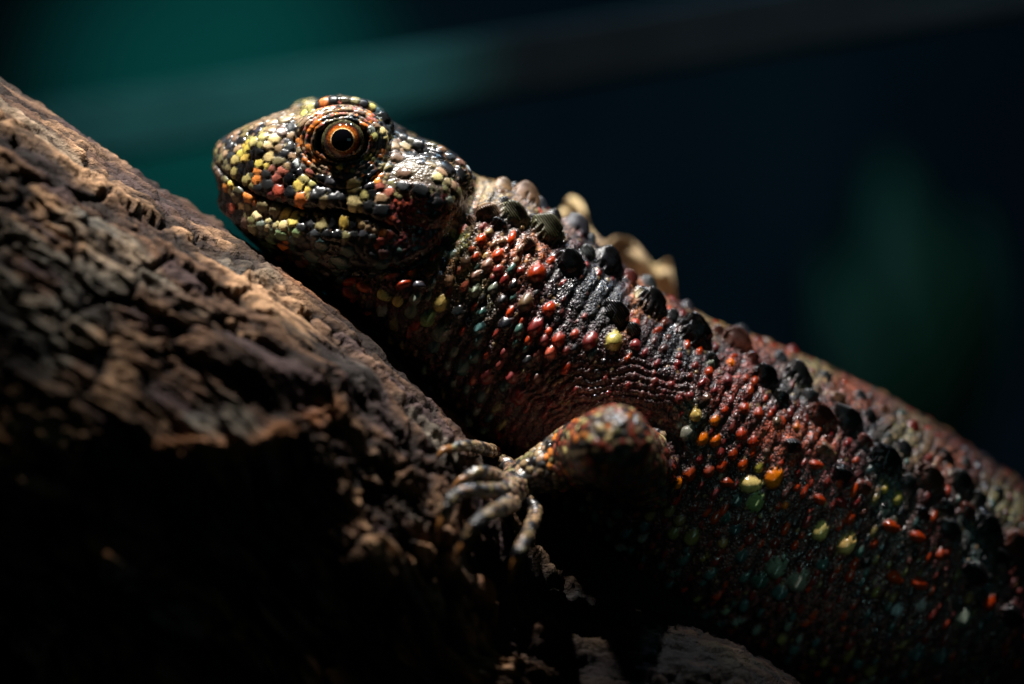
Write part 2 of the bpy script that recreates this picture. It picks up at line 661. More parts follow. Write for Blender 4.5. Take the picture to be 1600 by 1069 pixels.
def remeshed(me, vox):
    o = bpy.data.objects.new('tmp', me)
    COL.objects.link(o)
    r = o.modifiers.new('r', 'REMESH')
    r.mode = 'VOXEL'
    r.voxel_size = vox
    r.adaptivity = 0
    dg = bpy.context.evaluated_depsgraph_get()
    ev = o.evaluated_get(dg)
    m2 = ev.to_mesh()
    n = len(m2.vertices)
    V = np.empty(n * 3, dtype=np.float32)
    m2.vertices.foreach_get('co', V)
    nl = len(m2.loops)
    L = np.empty(nl, dtype=np.int32)
    m2.loops.foreach_get('vertex_index', L)
    tot = np.empty(len(m2.polygons), dtype=np.int32)
    m2.polygons.foreach_get('loop_total', tot)
    assert (tot == 4).all(), 'not all quads'
    ev.to_mesh_clear()
    bpy.data.objects.remove(o)
    return V.reshape(-1, 3).astype(np.float64), L.reshape(-1, 4)


VOX = 0.024
V, F = remeshed(base_form(), VOX)
V = smooth(V, F, 14, 0.6)
N = vnormals(V, F)
if (N[:, 2] * (V[:, 2] > V[:, 2].mean())).sum() < 0:
    F = F[:, ::-1]
    N = -N


def project(V):
    s = (DIST + V[:, 1]) / DIST
    return V[:, 0] / s * 100 + 800, 534.5 - V[:, 2] / s * 100


px, py = project(V)

# region masks ------------------------------------------------------
fing_pts = []
for pts, rad in ARM:
    C = catmull(pts, 40)
    R = np.interp(np.linspace(0, 1, 40), np.linspace(0, 1, len(rad)), rad)
    fing_pts.append(np.column_stack([C, R]))
arm_r = np.full(len(V), 9.0)
hand_r = np.full(len(V), 9.0)
near_arm = np.where((px > 640) & (px < 1130) & (py > 580) & (py < 960) & (V[:, 1] < 1.6))[0]
for q, fp in enumerate(fing_pts):
    for c in fp:
        d = np.linalg.norm(V[near_arm] - c[:3], axis=1) / c[3]
        arm_r[near_arm] = np.minimum(arm_r[near_arm], d)
        if q >= 2:
            hand_r[near_arm] = np.minimum(hand_r[near_arm], d)
is_arm = (arm_r < 1.16) & (px < 1040) & (V[:, 1] < 0.25)
# back edge of the head: jowl / crest boundary
headline = [(750, 262), (748, 300), (735, 335), (712, 372), (680, 405), (640, 425), (590, 440), (540, 440), (500, 470)]


def head_mask(x, y):
    """1 on the head, 0 behind the throat fold"""
    lx = np.interp(y, [0, 262, 300, 335, 372, 405, 425, 434, 440, 470, 1200],
                   [750, 750, 748, 735, 712, 680, 640, 590, 530, 470, 430])
    return sstep(8, -8, x - lx)


HM = head_mask(px, py) * (~is_arm)


# hand placed warts of the trunk: x, y, radius, colour[, aspect, tilt]
BODY = [
    (545, 441, 9, 'R', 1.8, 5), (543, 457, 9, 'R', 1.8, -15), (567, 447, 9, 'P', 1.8, -20), (598, 461, 9, 'C', 1.1, -20), (620, 471, 8, 'C'), (596, 489, 9, 'M'),
    (628, 443, 9, 'R', 1.9, 20), (645, 427, 7, 'O'), (612, 434, 8, 'P', 2, 15), (655, 448, 9, 'S', 1.2, 0), (640, 490, 9, 'M'), (648, 468, 8, 'M'), (575, 478, 8, 'K'),
    (686, 475, 12, 'C'), (711, 494, 11, 'S'), (668, 501, 11, 'L'), (686, 524, 12, 'M'), (741, 455, 9, 'M'), (770, 453, 8, 'M'), (802, 448, 9, 'K'), (785, 473, 9, 'K'),
    (750, 487, 7, 'N'), (748, 516, 9, 'N'), (788, 510, 11, 'K'), (820, 475, 12, 'B'), (835, 430, 14, 'R'), (855, 483, 10, 'R'), (834, 514, 12, 'D'), (825, 566, 9, 'K'),
    (675, 545, 9, 'N'), (720, 575, 11, 'N'), (740, 560, 9, 'N'), (760, 590, 12, 'D'), (800, 590, 11, 'D'), (810, 620, 12, 'D'), (838, 592, 8, 'Q'),
    (870, 534, 10, 'R'), (895, 524, 7, 'R'), (922, 537, 12, 'D'), (955, 535, 14, 'C'), (993, 540, 9, 'D'), (993, 506, 8, 'R'), (858, 553, 10, 'P'), (847, 535, 9, 'D'),
    (885, 550, 6, 'D'), (912, 495, 5, 'D'), (855, 518, 6, 'R'), (750, 378, 8, 'R'), (777, 398, 9, 'R'), (762, 365, 6, 'T'), (785, 378, 7, 'B'), (728, 412, 8, 'B'), (742, 405, 6, 'R'), (760, 415, 8, 'B'),
    (778, 425, 8, 'D'), (812, 423, 6, 'D'), (700, 440, 8, 'T'), (740, 432, 8, 'B'), (815, 355, 5, 'T'),
    (1088, 650, 9, 'C', 1.2, 80), (1115, 659, 8, 'O'), (1073, 678, 10, 'M'), (1061, 668, 5, 'M'), (1095, 688, 9, 'O'), (1116, 690, 9, 'O'), (1105, 625, 7, 'B'), (1131, 644, 6, 'R'),
    (1162, 640, 9, 'R'), (1185, 648, 9, 'R'), (1140, 567, 7, 'O'), (1135, 597, 9, 'D'), (1163, 593, 6, 'R'), (1155, 679, 9, 'R'), (1175, 692, 9, 'R'), (1125, 710, 8, 'D'),
    (1145, 711, 8, 'R'), (1128, 733, 8, 'R'), (1106, 738, 9, 'R'), (1075, 743, 10, 'R'), (1058, 758, 8, 'O'), (1093, 720, 7, 'D'), (1160, 728, 8, 'R'), (1170, 757, 15, 'C', 1.15, 0),
    (1208, 750, 15, 'O'), (1185, 733, 7, 'I'), (1137, 757, 9, 'R', 1.2, -10), (1178, 787, 13, 'L'), (1150, 785, 8, 'N'), (1222, 723, 5, 'R'), (1235, 726, 5, 'R'), (1245, 740, 6, 'D'),
    (1243, 762, 6, 'R'), (1272, 726, 9, 'R', 1.4, -5), (1243, 667, 6, 'O'), (1213, 660, 8, 'B'), (1195, 706, 6, 'B'), (1278, 778, 9, 'R', 1.4, -30), (1293, 756, 7, 'D'), (1310, 755, 6, 'R'),
    (1312, 782, 9, 'D', 1.4, -30), (1216, 793, 5, 'R'), (1226, 790, 5, 'O'), (1131, 812, 7, 'N'), (1146, 828, 9, 'N'), (1240, 820, 7, 'K'), (1280, 833, 13, 'C'), (1320, 853, 15, 'C'),
    (1353, 878, 10, 'K'), (1390, 822, 12, 'R', 1.4, -15), (1430, 838, 11, 'R', 1.4, -15), (1328, 812, 9, 'R'), (1365, 850, 7, 'R'), (1395, 900, 11, 'R', 1.2, -30), (1432, 910, 11, 'R', 1.2, -20),
    (1440, 948, 8, 'W'), (1505, 970, 13, 'M'), (1512, 935, 8, 'T'), (1545, 945, 11, 'R'), (1468, 868, 8, 'R'), (1478, 865, 7, 'R'), (1212, 890, 16, 'M'), (1243, 910, 16, 'M'),
    (1185, 910, 13, 'N'), (1215, 928, 12, 'N'), (1080, 845, 13, 'G'), (1050, 835, 10, 'G'), (1060, 815, 9, 'G'), (1127, 850, 8, 'T'), (1156, 872, 9, 'N'), (1170, 845, 8, 'D'), (1210, 850, 8, 'D'),
    (1283, 885, 9, 'N'), (1430, 1025, 13, 'N'), (1467, 1030, 13, 'N'), (1112, 568, 9, 'M'), (1060, 625, 8, 'D'), (1020, 600, 8, 'D'), (1048, 600, 7, 'D'), (1075, 618, 7, 'D'),
    (1402, 780, 9, 'I'), (1385, 765, 7, 'I'), (1400, 955, 8, 'W'),
]
BIG = [
    (763, 332, 12, 'B', 1.2, 30), (803, 336, 16, 'V', 1.3, -30), (820, 309, 16, 'B', 1.4, -25), (788, 293, 10, 'B', 1.2, -20), (812, 290, 9, 'S', 1.1, 0), (853, 314, 9, 'S', 1.2, -20),
    (856, 362, 20, 'V', 1.2, -30), (900, 358, 16, 'S', 1.2, -30), (926, 372, 8, 'S', 1.2, -50), (890, 410, 17, 'K', 1.25, -25), (948, 411, 19, 'K', 1.2, -30), (965, 487, 15, 'K', 1.1, -25),
    (1017, 476, 20, 'K', 1.3, -15), (1021, 438, 11, 'S', 1.4, -25), (1083, 520, 22, 'K', 1.2, -35), (1150, 537, 18, 'Q', 1.4, -15), (1165, 514, 9, 'S', 1.5, -25), (1197, 588, 15, 'K', 1.35, -10),
    (1243, 588, 18, 'K', 1.2, -40), (1284, 650, 16, 'Q', 1.5, -25), (1325, 655, 18, 'K', 1.4, -25), (1345, 620, 8, 'S', 1.2, -25), (1383, 720, 21, 'K', 1.4, -30), (1428, 668, 8, 'D', 1.2, -25),
    (1452, 748, 18, 'Q', 1.5, -30), (1500, 752, 16, 'K', 1.4, -30), (1507, 725, 8, 'S', 1.1, 0), (1540, 822, 20, 'K', 1.3, -30), (1588, 850, 18, 'Q', 1.3, -30), (1238, 697, 10, 'K', 1.5, -5),
    (1318, 742, 13, 'K', 1.3, -20), (1485, 826, 14, 'K', 1.3, -30), (1525, 897, 15, 'K', 1.4, -35), (1620, 900, 18, 'K', 1.3, -30), (1580, 960, 14, 'K', 1.3, -30),
    (905, 335, 7, 'B', 1.1, 0), (960, 385, 8, 'B', 1.2, 0), (1075, 475, 8, 'S', 1.2, 0), (1240, 548, 8, 'D', 1.2, 0), (1290, 590, 8, 'S', 1.2, 0), (1380, 640, 7, 'B', 1.2, 0), (1560, 770, 8, 'S', 1.2, 0),
]

wart_mask = np.zeros(len(V))
for w_ in BODY + BIG:
    q_ = np.where((np.abs(px - w_[0]) < w_[2] * 2.2) & (np.abs(py - w_[1]) < w_[2] * 2.2))[0]
    wart_mask[q_] = np.maximum(wart_mask[q_], np.exp(-(np.hypot(px[q_] - w_[0], py[q_] - w_[1]) / (w_[2] * 1.35)) ** 4))

# ------------------------------------------------------------------ middle-size forms by displacement
MOUTH = [(337, 258), (346, 267), (360, 279), (376, 291), (400, 307), (432, 319), (460, 327), (480, 329), (520, 330),
         (550, 333), (580, 341), (600, 350), (622, 362)]
dm, pm = seg_dist(px, py, MOUTH)
H = np.zeros(len(V))
side = np.abs(N[:, 1]) > 0.15
open_m = np.clip(pm / 60, 0.35, 1)
H -= 0.10 * np.exp(-(dm / 3.5) ** 2) * side * open_m * HM
# the dark lip fold at the corner of the mouth
dl, _ = seg_dist(px, py, [(470, 331), (520, 333), (552, 337), (585, 347), (615, 362)])
H += 0.03 * np.exp(-(dl / 2.6) ** 2) * side * HM
# throat fold behind the jowl
dh, _ = seg_dist(px, py, [(748, 290), (738, 330), (712, 370), (682, 402), (640, 424), (590, 433), (545, 432)])
H -= 0.20 * np.exp(-(dh / 13) ** 2) * side
# jaw lower edge
dj, _ = seg_dist(px, py, [(470, 398), (540, 420), (610, 428), (680, 400)])
# eye socket and lid rings
EX, EY = 537, 221
er = np.hypot((px - EX), (py - EY))
ang = np.arctan2(-(py - EY), px - EX)
eyeside = np.abs(V[:, 1] - 1.3) > 0.55
opening = 31.5 + 2.5 * np.cos(2 * ang) + 5 * np.clip(-np.cos(ang), 0, 1) ** 6
sock = sstep(1.12, 0.86, er / opening) * (np.abs(N[:, 1]) > 0.2) * eyeside
rings = np.zeros(len(V))
for rr, hh, ww in ((1.17, 0.065, 0.09), (1.42, 0.045, 0.07), (1.64, 0.035, 0.06), (1.86, 0.03, 0.06)):
    rings += hh * np.exp(-((er / opening - rr) / ww) ** 2)
H += rings * eyeside * side
# wrinkle round the orbit
H -= 0.05 * np.exp(-((np.hypot((px - 535) / 1.08, (py - 226)) - 70) / 3.5) ** 2) * eyeside * side * (py > 215)
# diagonal furrows between the wart rows of the trunk
ROWA = np.array([-0.46, 0.89])        # along a row, picture axes (down and to the left)
ROWB = np.array([0.89, 0.46])
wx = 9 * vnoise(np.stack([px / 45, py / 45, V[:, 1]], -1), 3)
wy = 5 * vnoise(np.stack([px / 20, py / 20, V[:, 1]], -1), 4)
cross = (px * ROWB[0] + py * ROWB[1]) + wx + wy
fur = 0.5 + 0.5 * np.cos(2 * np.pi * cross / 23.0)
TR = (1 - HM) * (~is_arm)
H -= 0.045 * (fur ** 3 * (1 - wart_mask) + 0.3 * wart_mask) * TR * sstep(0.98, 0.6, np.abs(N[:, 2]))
# folds arching over the shoulder
sh = np.hypot((px - 985) / 1.25, (py - 730)) + 9 * vnoise(np.stack([px / 30, py / 30, V[:, 1]], -1), 9)
arcm = sstep(200, 150, sh) * sstep(60, 85, sh) * (py < 720) * TR * (px < 1085)
fold = 0.5 + 0.5 * np.cos(2 * np.pi * sh / 12.5)
H += arcm * (0.045 * fur ** 3 - 0.038 * fold ** 2)
H -= 0.14 * np.exp(-((sh - 78) / 16) ** 2) * (py < 745) * TR * (px < 1070)
H += 0.05 * fbm(V * 1.3, 3, 5) * TR

V = V + N * H[:, None]
# push the socket in, both eyes
sgn_y = np.where(V[:, 1] < 1.3, 1.0, -1.0)
V[:, 1] += sock * 0.42 * sgn_y
V = smooth(V, F, 1, 0.4)
N = vnormals(V, F)
px, py = project(V)

# ------------------------------------------------------------------ scales
PAL = {
    'K': (0.006, 0.006, 0.007), 'Y': (0.52, 0.37, 0.075), 'C': (0.62, 0.49, 0.22), 'I': (0.36, 0.31, 0.10),
    'O': (0.62, 0.19, 0.035), 'R': (0.29, 0.052, 0.026), 'D': (0.13, 0.027, 0.024), 'P': (0.36, 0.11, 0.075),
    'T': (0.25, 0.165, 0.09), 'G': (0.165, 0.135, 0.06), 'S': (0.028, 0.030, 0.034), 'N': (0.045, 0.080, 0.075),
    'B': (0.12, 0.07, 0.045), 'L': (0.17, 0.24, 0.11), 'W': (0.42, 0.44, 0.44), 'Q': (0.07, 0.025, 0.02),
    'V': (0.055, 0.05, 0.028), 'M': (0.17, 0.19, 0.15),
}
# x, y, radius, colour[, aspect, tilt in degrees]   (p = packed plate, d = free dome, k = keeled cone, b = big thorn)
HEAD = [
    (339, 236, 6, 'G'), (345, 228, 6, 'T'), (352, 220, 6, 'S'), (346, 248, 7, 'G', 1.4, 90), (351, 241, 5, 'T'), (361, 244, 6, 'S'),
    (361, 228, 6, 'S'), (371, 232, 6, 'T', 1.4, 20), (386, 233, 7, 'Y'), (375, 241, 6, 'Y', 1.3, -20), (384, 247, 8, 'Y', 1.2, 20), (367, 252, 8, 'I'),
    (391, 258, 7, 'K'), (380, 258, 5, 'K'), (406, 256, 8, 'Y'), (418, 261, 7, 'Y', 1.3, -10), (403, 241, 7, 'K'), (395, 240, 5, 'K'),
    (420, 228, 8, 'C'), (419, 243, 9, 'C', 1.2, 70), (430, 217, 9, 'C'), (435, 231, 7, 'T'), (397, 222, 8, 'I'), (411, 214, 8, 'I'),
    (384, 211, 8, 'G', 1.3, 50), (378, 219, 7, 'K'), (368, 216, 6, 'B'), (391, 208, 6, 'K'), (405, 203, 7, 'S'), (394, 201, 6, 'T'),
    (425, 203, 10, 'T'), (441, 208, 10, 'B'), (455, 199, 9, 'S'), (446, 188, 9, 'T', 1.8, 15), (423, 192, 8, 'T', 1.8, 20), (402, 195, 7, 'T', 1.6, 25),
    (384, 201, 7, 'G', 1.4, 30), (370, 207, 6, 'T'), (360, 214, 6, 'B'), (456, 213, 7, 'T'), (455, 227, 7, 'S'), (443, 241, 7, 'K', 1.4, 15),
    (456, 244, 6, 'T'), (437, 252, 8, 'G', 1.5, 10), (447, 260, 6, 'T'), (464, 254, 6, 'W', 1.0, 0),
    (342, 277, 8, 'B', 1.3, 90), (357, 263, 6, 'G'), (367, 270, 8, 'I', 1.3, 80), (354, 281, 6, 'G'), (362, 287, 6, 'Y'), (352, 294, 7, 'O'),
    (360, 300, 4, 'C'), (373, 299, 8, 'V', 1.5, -30), (368, 309, 8, 'G'), (363, 325, 9, 'R', 1.5, -45), (354, 308, 6, 'K'),
    (378, 322, 7, 'C'), (389, 325, 7, 'G'), (390, 309, 10, 'O', 1.2, 20), (402, 269, 7, 'O'), (386, 279, 8, 'I', 1.2, 60), (402, 281, 8, 'O', 1.2, 80),
    (376, 270, 6, 'K'), (416, 273, 8, 'K'), (431, 277, 8, 'P'), (425, 265, 7, 'P', 1.2, -20), (442, 268, 8, 'P', 1.3, 10), (453, 279, 9, 'K', 1.2, 40),
    (418, 288, 9, 'K'), (437, 299, 10, 'R', 1.2, 80), (454, 301, 10, 'K', 1.2, 80), (470, 311, 10, 'O', 1.35, 88), (467, 290, 10, 'Y', 1.1, -30),
    (480, 297, 6, 'Y'), (405, 295, 8, 'K'), (423, 306, 7, 'D'),
    (411, 321, 11, 'G', 1.1, 50), (430, 329, 11, 'G', 1.1, 50), (446, 337, 9, 'Y', 1.4, 60), (460, 343, 10, 'Y', 1.5, 62), (405, 337, 9, 'C', 1.4, -25),
    (419, 344, 5, 'C'), (391, 345, 8, 'G'), (395, 358, 10, 'G', 1.2, -40), (407, 351, 7, 'M'), (384, 350, 8, 'B'), (443, 353, 8, 'C'),
    (491, 311, 10, 'K', 1.2, 85), (506, 315, 9, 'G', 1.3, 88), (521, 313, 8, 'S', 1.5, 90), (535, 311, 8, 'K', 1.5, 90), (553, 315, 12, 'C', 1.1, -20),
    (553, 293, 12, 'I', 1.1, 0), (568, 306, 9, 'I'), (581, 303, 8, 'K', 1.3, 90), (577, 322, 10, 'K', 1.2, 90), (598, 328, 13, 'K', 1.1, 10),
    (597, 311, 10, 'T', 1.2, -15), (499, 299, 8, 'K'), (516, 288, 11, 'S', 1.3, 90), (532, 293, 9, 'K'), (501, 279, 8, 'K'), (485, 272, 7, 'P'),
    (539, 277, 8, 'S'), (574, 287, 8, 'K', 1.4, 20), (594, 293, 7, 'P'), (609, 299, 7, 'P'), (590, 284, 5, 'O'), (612, 342, 7, 'R'),
    (474, 279, 8, 'I', 1.5, -40), (486, 286, 7, 'I'),
    (485, 349, 10, 'K', 1.3, 85), (503, 350, 11, 'G', 1.3, 85), (521, 348, 8, 'K', 1.4, 88), (538, 349, 8, 'Y', 1.5, 90), (553, 351, 7, 'K', 1.4, 88),
    (565, 352, 6, 'C'), (576, 355, 6, 'T'), (586, 359, 6, 'T'), (598, 364, 7, 'O'), (609, 369, 6, 'R'), (622, 360, 7, 'B', 1.5, -25),
    (472, 356, 8, 'K'), (492, 367, 8, 'S'), (510, 367, 8, 'K'), (525, 366, 7, 'K'), (540, 367, 7, 'G', 1.4, 90), (554, 368, 7, 'K'), (568, 368, 7, 'S'),
    (582, 373, 7, 'K'), (595, 378, 7, 'R'), (440, 367, 9, 'L', 1.8, -12), (464, 363, 7, 'L', 1.4, -20), (426, 376, 9, 'L', 1.2, 40), (443, 384, 10, 'O'),
    (457, 377, 7, 'N'), (452, 393, 7, 'Q'), (502, 385, 11, 'N', 1.3, -20), (489, 399, 11, 'N', 1.3, -20), (532, 408, 13, 'N', 1.7, -20), (480, 384, 8, 'K'),
    (519, 394, 8, 'K', 1.5, -20), (545, 393, 10, 'N', 1.8, -25), (465, 398, 9, 'K'), (470, 412, 9, 'B'), (510, 414, 9, 'K', 1.5, -15), (560, 412, 9, 'K', 1.6, -15),
    (580, 400, 9, 'K', 1.5, -20), (600, 395, 8, 'Q'), (595, 414, 9, 'N', 1.6, 5),
    # lids
    (495, 250, 6, 'O'), (533, 261, 5, 'Y'), (542, 269, 4, 'O'), (551, 267, 4, 'I'), (563, 250, 4, 'N'), (573, 246, 4, 'Y'), (581, 243, 3.5, 'Y'), (586, 248, 3.5, 'I'),
    (480, 192, 8, 'T', 1.8, 40), (487, 199, 7, 'O', 2.0, 35), (486, 205, 6, 'O', 1.8, 15), (497, 194, 7, 'O', 2.0, 25), (508, 199, 6, 'P', 1.6, -10),
    (515, 177, 6, 'T', 2.0, 15), (505, 183, 5, 'O', 1.8, 25), (540, 173, 6, 'T', 2.4, 0), (562, 176, 6, 'B', 2.0, -15), (575, 181, 5, 'O', 1.5, -40), (584, 188, 5, 'P', 1.4, -50),
    (529, 190, 8, 'G', 1.8, 5), (547, 189, 7, 'S', 1.6, 0), (567, 196, 6, 'O', 1.2, 0), (590, 198, 6, 'T'), (596, 206, 6, 'C'), (580, 205, 5, 'M'), (586, 214, 6, 'I'),
    (484, 232, 6, 'O'), (490, 238, 5, 'T'), (474, 240, 4, 'T'), (470, 226, 5, 'O', 1.6, 80), (466, 236, 5, 'T', 1.6, 80), (480, 255, 4, 'O'), (488, 262, 5, 'T'), (474, 260, 5, 'W'),
    # brow beads
    (466, 183, 6, 'T'), (476, 175, 7, 'I', 1.2, 70), (486, 167, 7, 'I', 1.2, 70), (496, 163, 5, 'K'), (506, 159, 8, 'O'), (522, 156, 8, 'K'), (540, 156, 8, 'V'), (556, 158, 8, 'G'), (568, 162, 8, 'K'),
    (582, 168, 6, 'I'), (590, 173, 5, 'N'), (601, 184, 9, 'K'), (609, 202, 7, 'S'), (606, 216, 6, 'I'),
    # temple and crest
    (616, 227, 8, 'T'), (634, 230, 9, 'T'), (619, 246, 9, 'B', 1.4, 15), (641, 245, 8, 'S', 1.4, 0), (600, 262, 8, 'G', 1.8, 30), (631, 270, 8, 'B', 1.4, -15),
    (674, 258, 6, 'T', 2.0, -35), (690, 267, 7, 'T', 1.6, -30), (684, 275, 7, 'C'), (658, 252, 6, 'S'), (708, 292, 7, 'T', 1.3, -60), (715, 302, 8, 'G', 1.4, -30), (703, 315, 7, 'M'),
    (700, 285, 6, 'T'), (697, 297, 5, 'G'), (620, 208, 6, 'S'), (631, 214, 7, 'K'), (642, 219, 7, 'V'), (654, 226, 9, 'K', 1.2, -30), (662, 243, 9, 'S'), (680, 246, 13, 'K', 1.3, -35), (700, 262, 13, 'K', 1.2, -40),
    (718, 276, 12, 'K'), (734, 290, 11, 'K'), (738, 276, 7, 'S'), (690, 233, 7, 'B'), (705, 244, 7, 'S'), (720, 254, 7, 'B'), (733, 264, 6, 'W'), (675, 226, 7, 'V'), (727, 306, 8, 'K'),
    (630, 292, 9, 'S', 1.5, -15), (657, 299, 12, 'K', 1.6, -25), (655, 362, 6, 'K'), (685, 320, 9, 'K'), (680, 340, 9, 'K'),
]
# front vertex lookup ---------------------------------------------------
vis = np.where((N[:, 1] < 0.12) & (px > 300) & (px < 1720) & (py > 120) & (py < 1150))[0]
gx = np.round(px[vis] / 2).astype(int)
gy = np.round(py[vis] / 2).astype(int)
key = gy * 1000 + gx
order = np.lexsort((V[vis, 1], key))
vis = vis[order]
key = key[order]
first = np.concatenate([[True], key[1:] != key[:-1]])
CELL = dict(zip(key[first].tolist(), vis[first].tolist()))


def front_vertex(x, y, lim=5):
    kx, ky = int(round(x / 2)), int(round(y / 2))
    for r in range(lim + 1):
        best = None
        for dy in range(-r, r + 1):
            for dx in range(-r, r + 1):
                if max(abs(dx), abs(dy)) != r:
                    continue
                v = CELL.get((ky + dy) * 1000 + kx + dx)
                if v is not None and (best is None or V[v, 1] < V[best, 1]):
                    best = v
        if best is not None:
            return best
    return None


def pick(opts):
    return opts[rng.integers(len(opts))]


SEEDS = []      # (vertex, rx, ry, colour, kind, height, tilt)


def add_seed(v, r, col, kind, asp=1.0, tilt=0.0, hf=1.0):
    c = PAL[col] if isinstance(col, str) else col
    c = np.array(c) * (1 + rng.uniform(-0.18, 0.22)) * (1 + rng.uniform(-0.08, 0.08, 3))
    q = math.sqrt(asp)
    SEEDS.append((v, r * q / 100, r / q / 100, c, kind, hf, math.radians(tilt)))


for s in HEAD:
    v = front_vertex(s[0], s[1])
    if v is None:
        continue
    sz = s[2] * 1.16
    small_lid = math.hypot(s[0] - EX, s[1] - EY) < 30
    if not small_lid:
        add_seed(v, sz, s[3], 'p', s[4] if len(s) > 4 else 1.0, s[5] if len(s) > 5 else 0.0)
for s in BODY:
    v = front_vertex(s[0], s[1])
    if v is not None:
        add_seed(v, s[2], s[3], 'd' if s[3] not in 'MNLW' else 'k', s[4] if len(s) > 4 else 1.0, s[5] if len(s) > 5 else 60.0)
for x_, y_, r_ in ((780, 352, 9), (828, 385, 10), (872, 332, 9), (918, 396, 10), (985, 436, 10), (990, 515, 10), (1050, 498, 10), (1112, 565, 10), (1122, 520, 9), (1175, 562, 9),
                   (1218, 560, 9), (1222, 622, 10), (1268, 622, 10), (1308, 622, 9), (1350, 692, 11), (1358, 650, 9), (1418, 752, 11), (1412, 700, 10), (1475, 792, 11), (1478, 716, 9),
                   (1512, 800, 11), (1560, 868, 11), (1288, 702, 10), (1350, 762, 10), (835, 345, 8), (735, 345, 8), (790, 318, 8), (1440, 802, 10), (1530, 780, 10)):
    v = front_vertex(x_, y_)
    if v is not None:
        add_seed(v, r_ * 1.25, pick(['K', 'K', 'Q', 'B', 'S']), 'b', 1.3, -30, 0.8)
for s in BIG:
    v = front_vertex(s[0], s[1])
    if v is not None:
        add_seed(v, s[2] * 1.38, s[3], 'b', s[4], s[5], 0.74)

# dart throwing fill -----------------------------------------------------
GS = 0.12
occ = {}


def cell_of(p):
    return (int(p[0] // GS), int(p[1] // GS), int(p[2] // GS))


def occupy(p, r):
    occ.setdefault(cell_of(p), []).append((p[0], p[1], p[2], r))


def free(p, r, k, reach=3):
    c = cell_of(p)
    for a in range(-reach, reach + 1):
        for b in range(-reach, reach + 1):
            for d in range(-reach, reach + 1):
                L = occ.get((c[0] + a, c[1] + b, c[2] + d))
                if L:
                    for (x, y, z, r2) in L:
                        if (p[0] - x) ** 2 + (p[1] - y) ** 2 + (p[2] - z) ** 2 < (k * (r + r2)) ** 2:
                            return False
    return True


for s in SEEDS:
    occupy(V[s[0]], (s[1] + s[2]) / 2)


def fill(cands, rfun, cfun, kind, k=0.80, reach=2, hf=1.0, asp=(1.0, 1.3), tilt=None):
    for v in cands:
        r = rfun(v)
        if r <= 0:
            continue
        if free(V[v], r / 100, k, reach):
            col = cfun(v)
            if col is None:
                continue
            add_seed(v, r, col, kind, rng.uniform(*asp), rng.uniform(0, 180) if tilt is None else tilt + rng.normal(0, 8), hf)
            occupy(V[v], r / 100)


# trunk rows of warts
for i in range(-40, 70):
    for j in range(-5, 60):
        x = 560 + 24.5 * i * 0.89 + j * 20 * -0.46 + rng.normal(0, 2.5)
        y = 300 + 24.5 * i * 0.46 + j * 20 * 0.89 + rng.normal(0, 2.5)
        if not (520 < x < 1700 and 290 < y < 1120):
            continue
        v = front_vertex(x, y, 1)
        if v is None or is_arm[v] or HM[v] > 0.3 or N[v, 1] > -0.12:
            continue
        shd = math.hypot((x - 985) / 1.25, y - 730)
        if shd < 165 and y < 720 and x < 1085:
            if rng.random() < 0.5:
                continue
            r = rng.uniform(4, 6)
            col = pick(['D', 'D', 'Q', 'D'])
        else:
            r = rng.uniform(4.5, 8.0)
            if x < 740:
                col = pick(['T', 'M', 'R', 'B', 'P', 'K'])
            elif x < 880 and y < 420:
                col = pick(['B', 'R', 'T', 'B', 'D'])
            elif (x - 930) ** 2 / 110 ** 2 + (y - 455) ** 2 / 80 ** 2 < 1:
                col = pick(['K', 'K', 'Q', 'K', 'D'])
                r *= 0.75
            elif x < 1000:
                col = pick(['D', 'R', 'Q', 'D', 'K', 'N'])
            elif 1340 < x < 1440 or 1490 < x < 1570:
                col = pick(['N', 'S', 'G', 'Q', 'K'])
            else:
                col = pick(['R', 'D', 'D', 'D', 'R', 'Q'])
            # the lower flank carries pale greenish warts
            if y > 0.78 * (x - 1000) + 765 and rng.random() < 0.55:
                col = pick(['N', 'M', 'G', 'N'])
                r *= 1.35
        if free(V[v], r / 100, 0.98, 3):
            add_seed(v, r, col, 'd', rng.uniform(1.2, 2.0), 62, 0.85)
            occupy(V[v], r / 100)

# head fill
HS = [(x_[0], x_[1], x_[3]) for x_ in HEAD]
HX = np.array([[a, b] for a, b, c in HS], dtype=float)


def cnear(v):
    """fillers mostly repeat the colour of the plate beside them, so the bands hold together"""
    if math.hypot(px[v] - EX, py[v] - EY) < 66 or (px[v] > 600 and py[v] > 250) or rng.random() < 0.12:
        return chead(v)
    bx_ = px[v] + 0.22 * (py[v] - 300)
    if 225 < py[v] < 400 and min(abs(bx_ - q_) for q_ in (352, 378, 412, 455, 490, 527, 578)) < 7.5:
        return 'K'
    d = np.hypot((HX[:, 0] - px[v]) * 1.5, HX[:, 1] - py[v])
    c = HS[int(d.argmin())][2]
    return np.array(PAL[c]) * 0.62


hv = np.where((HM > 0.5) & (px < 770))[0]
hv = hv[rng.permutation(len(hv))[:26000]]


def rhead(v):
    x, y = px[v], py[v]
    e = math.hypot((x - EX), (y - EY))
    if N[v, 1] > 0.2:
        return 7.5 if rng.random() < 0.25 else 0
    if e < 36:
        return 0
    if e < 66:
        return rng.uniform(2.6, 3.8)
    if ((x - 655) / 50) ** 2 + ((y - 270) / 24) ** 2 < 1:
        return 0
    if abs(dm[v]) < 4.5 and x > 350:
        return 0
    if x > 600 and y > 250:
        return rng.uniform(3.2, 4.8) if y > 285 else rng.uniform(2.4, 3.2)
    if y > 385:
        return rng.uniform(6, 9)
    return rng.uniform(3.8, 6.5)


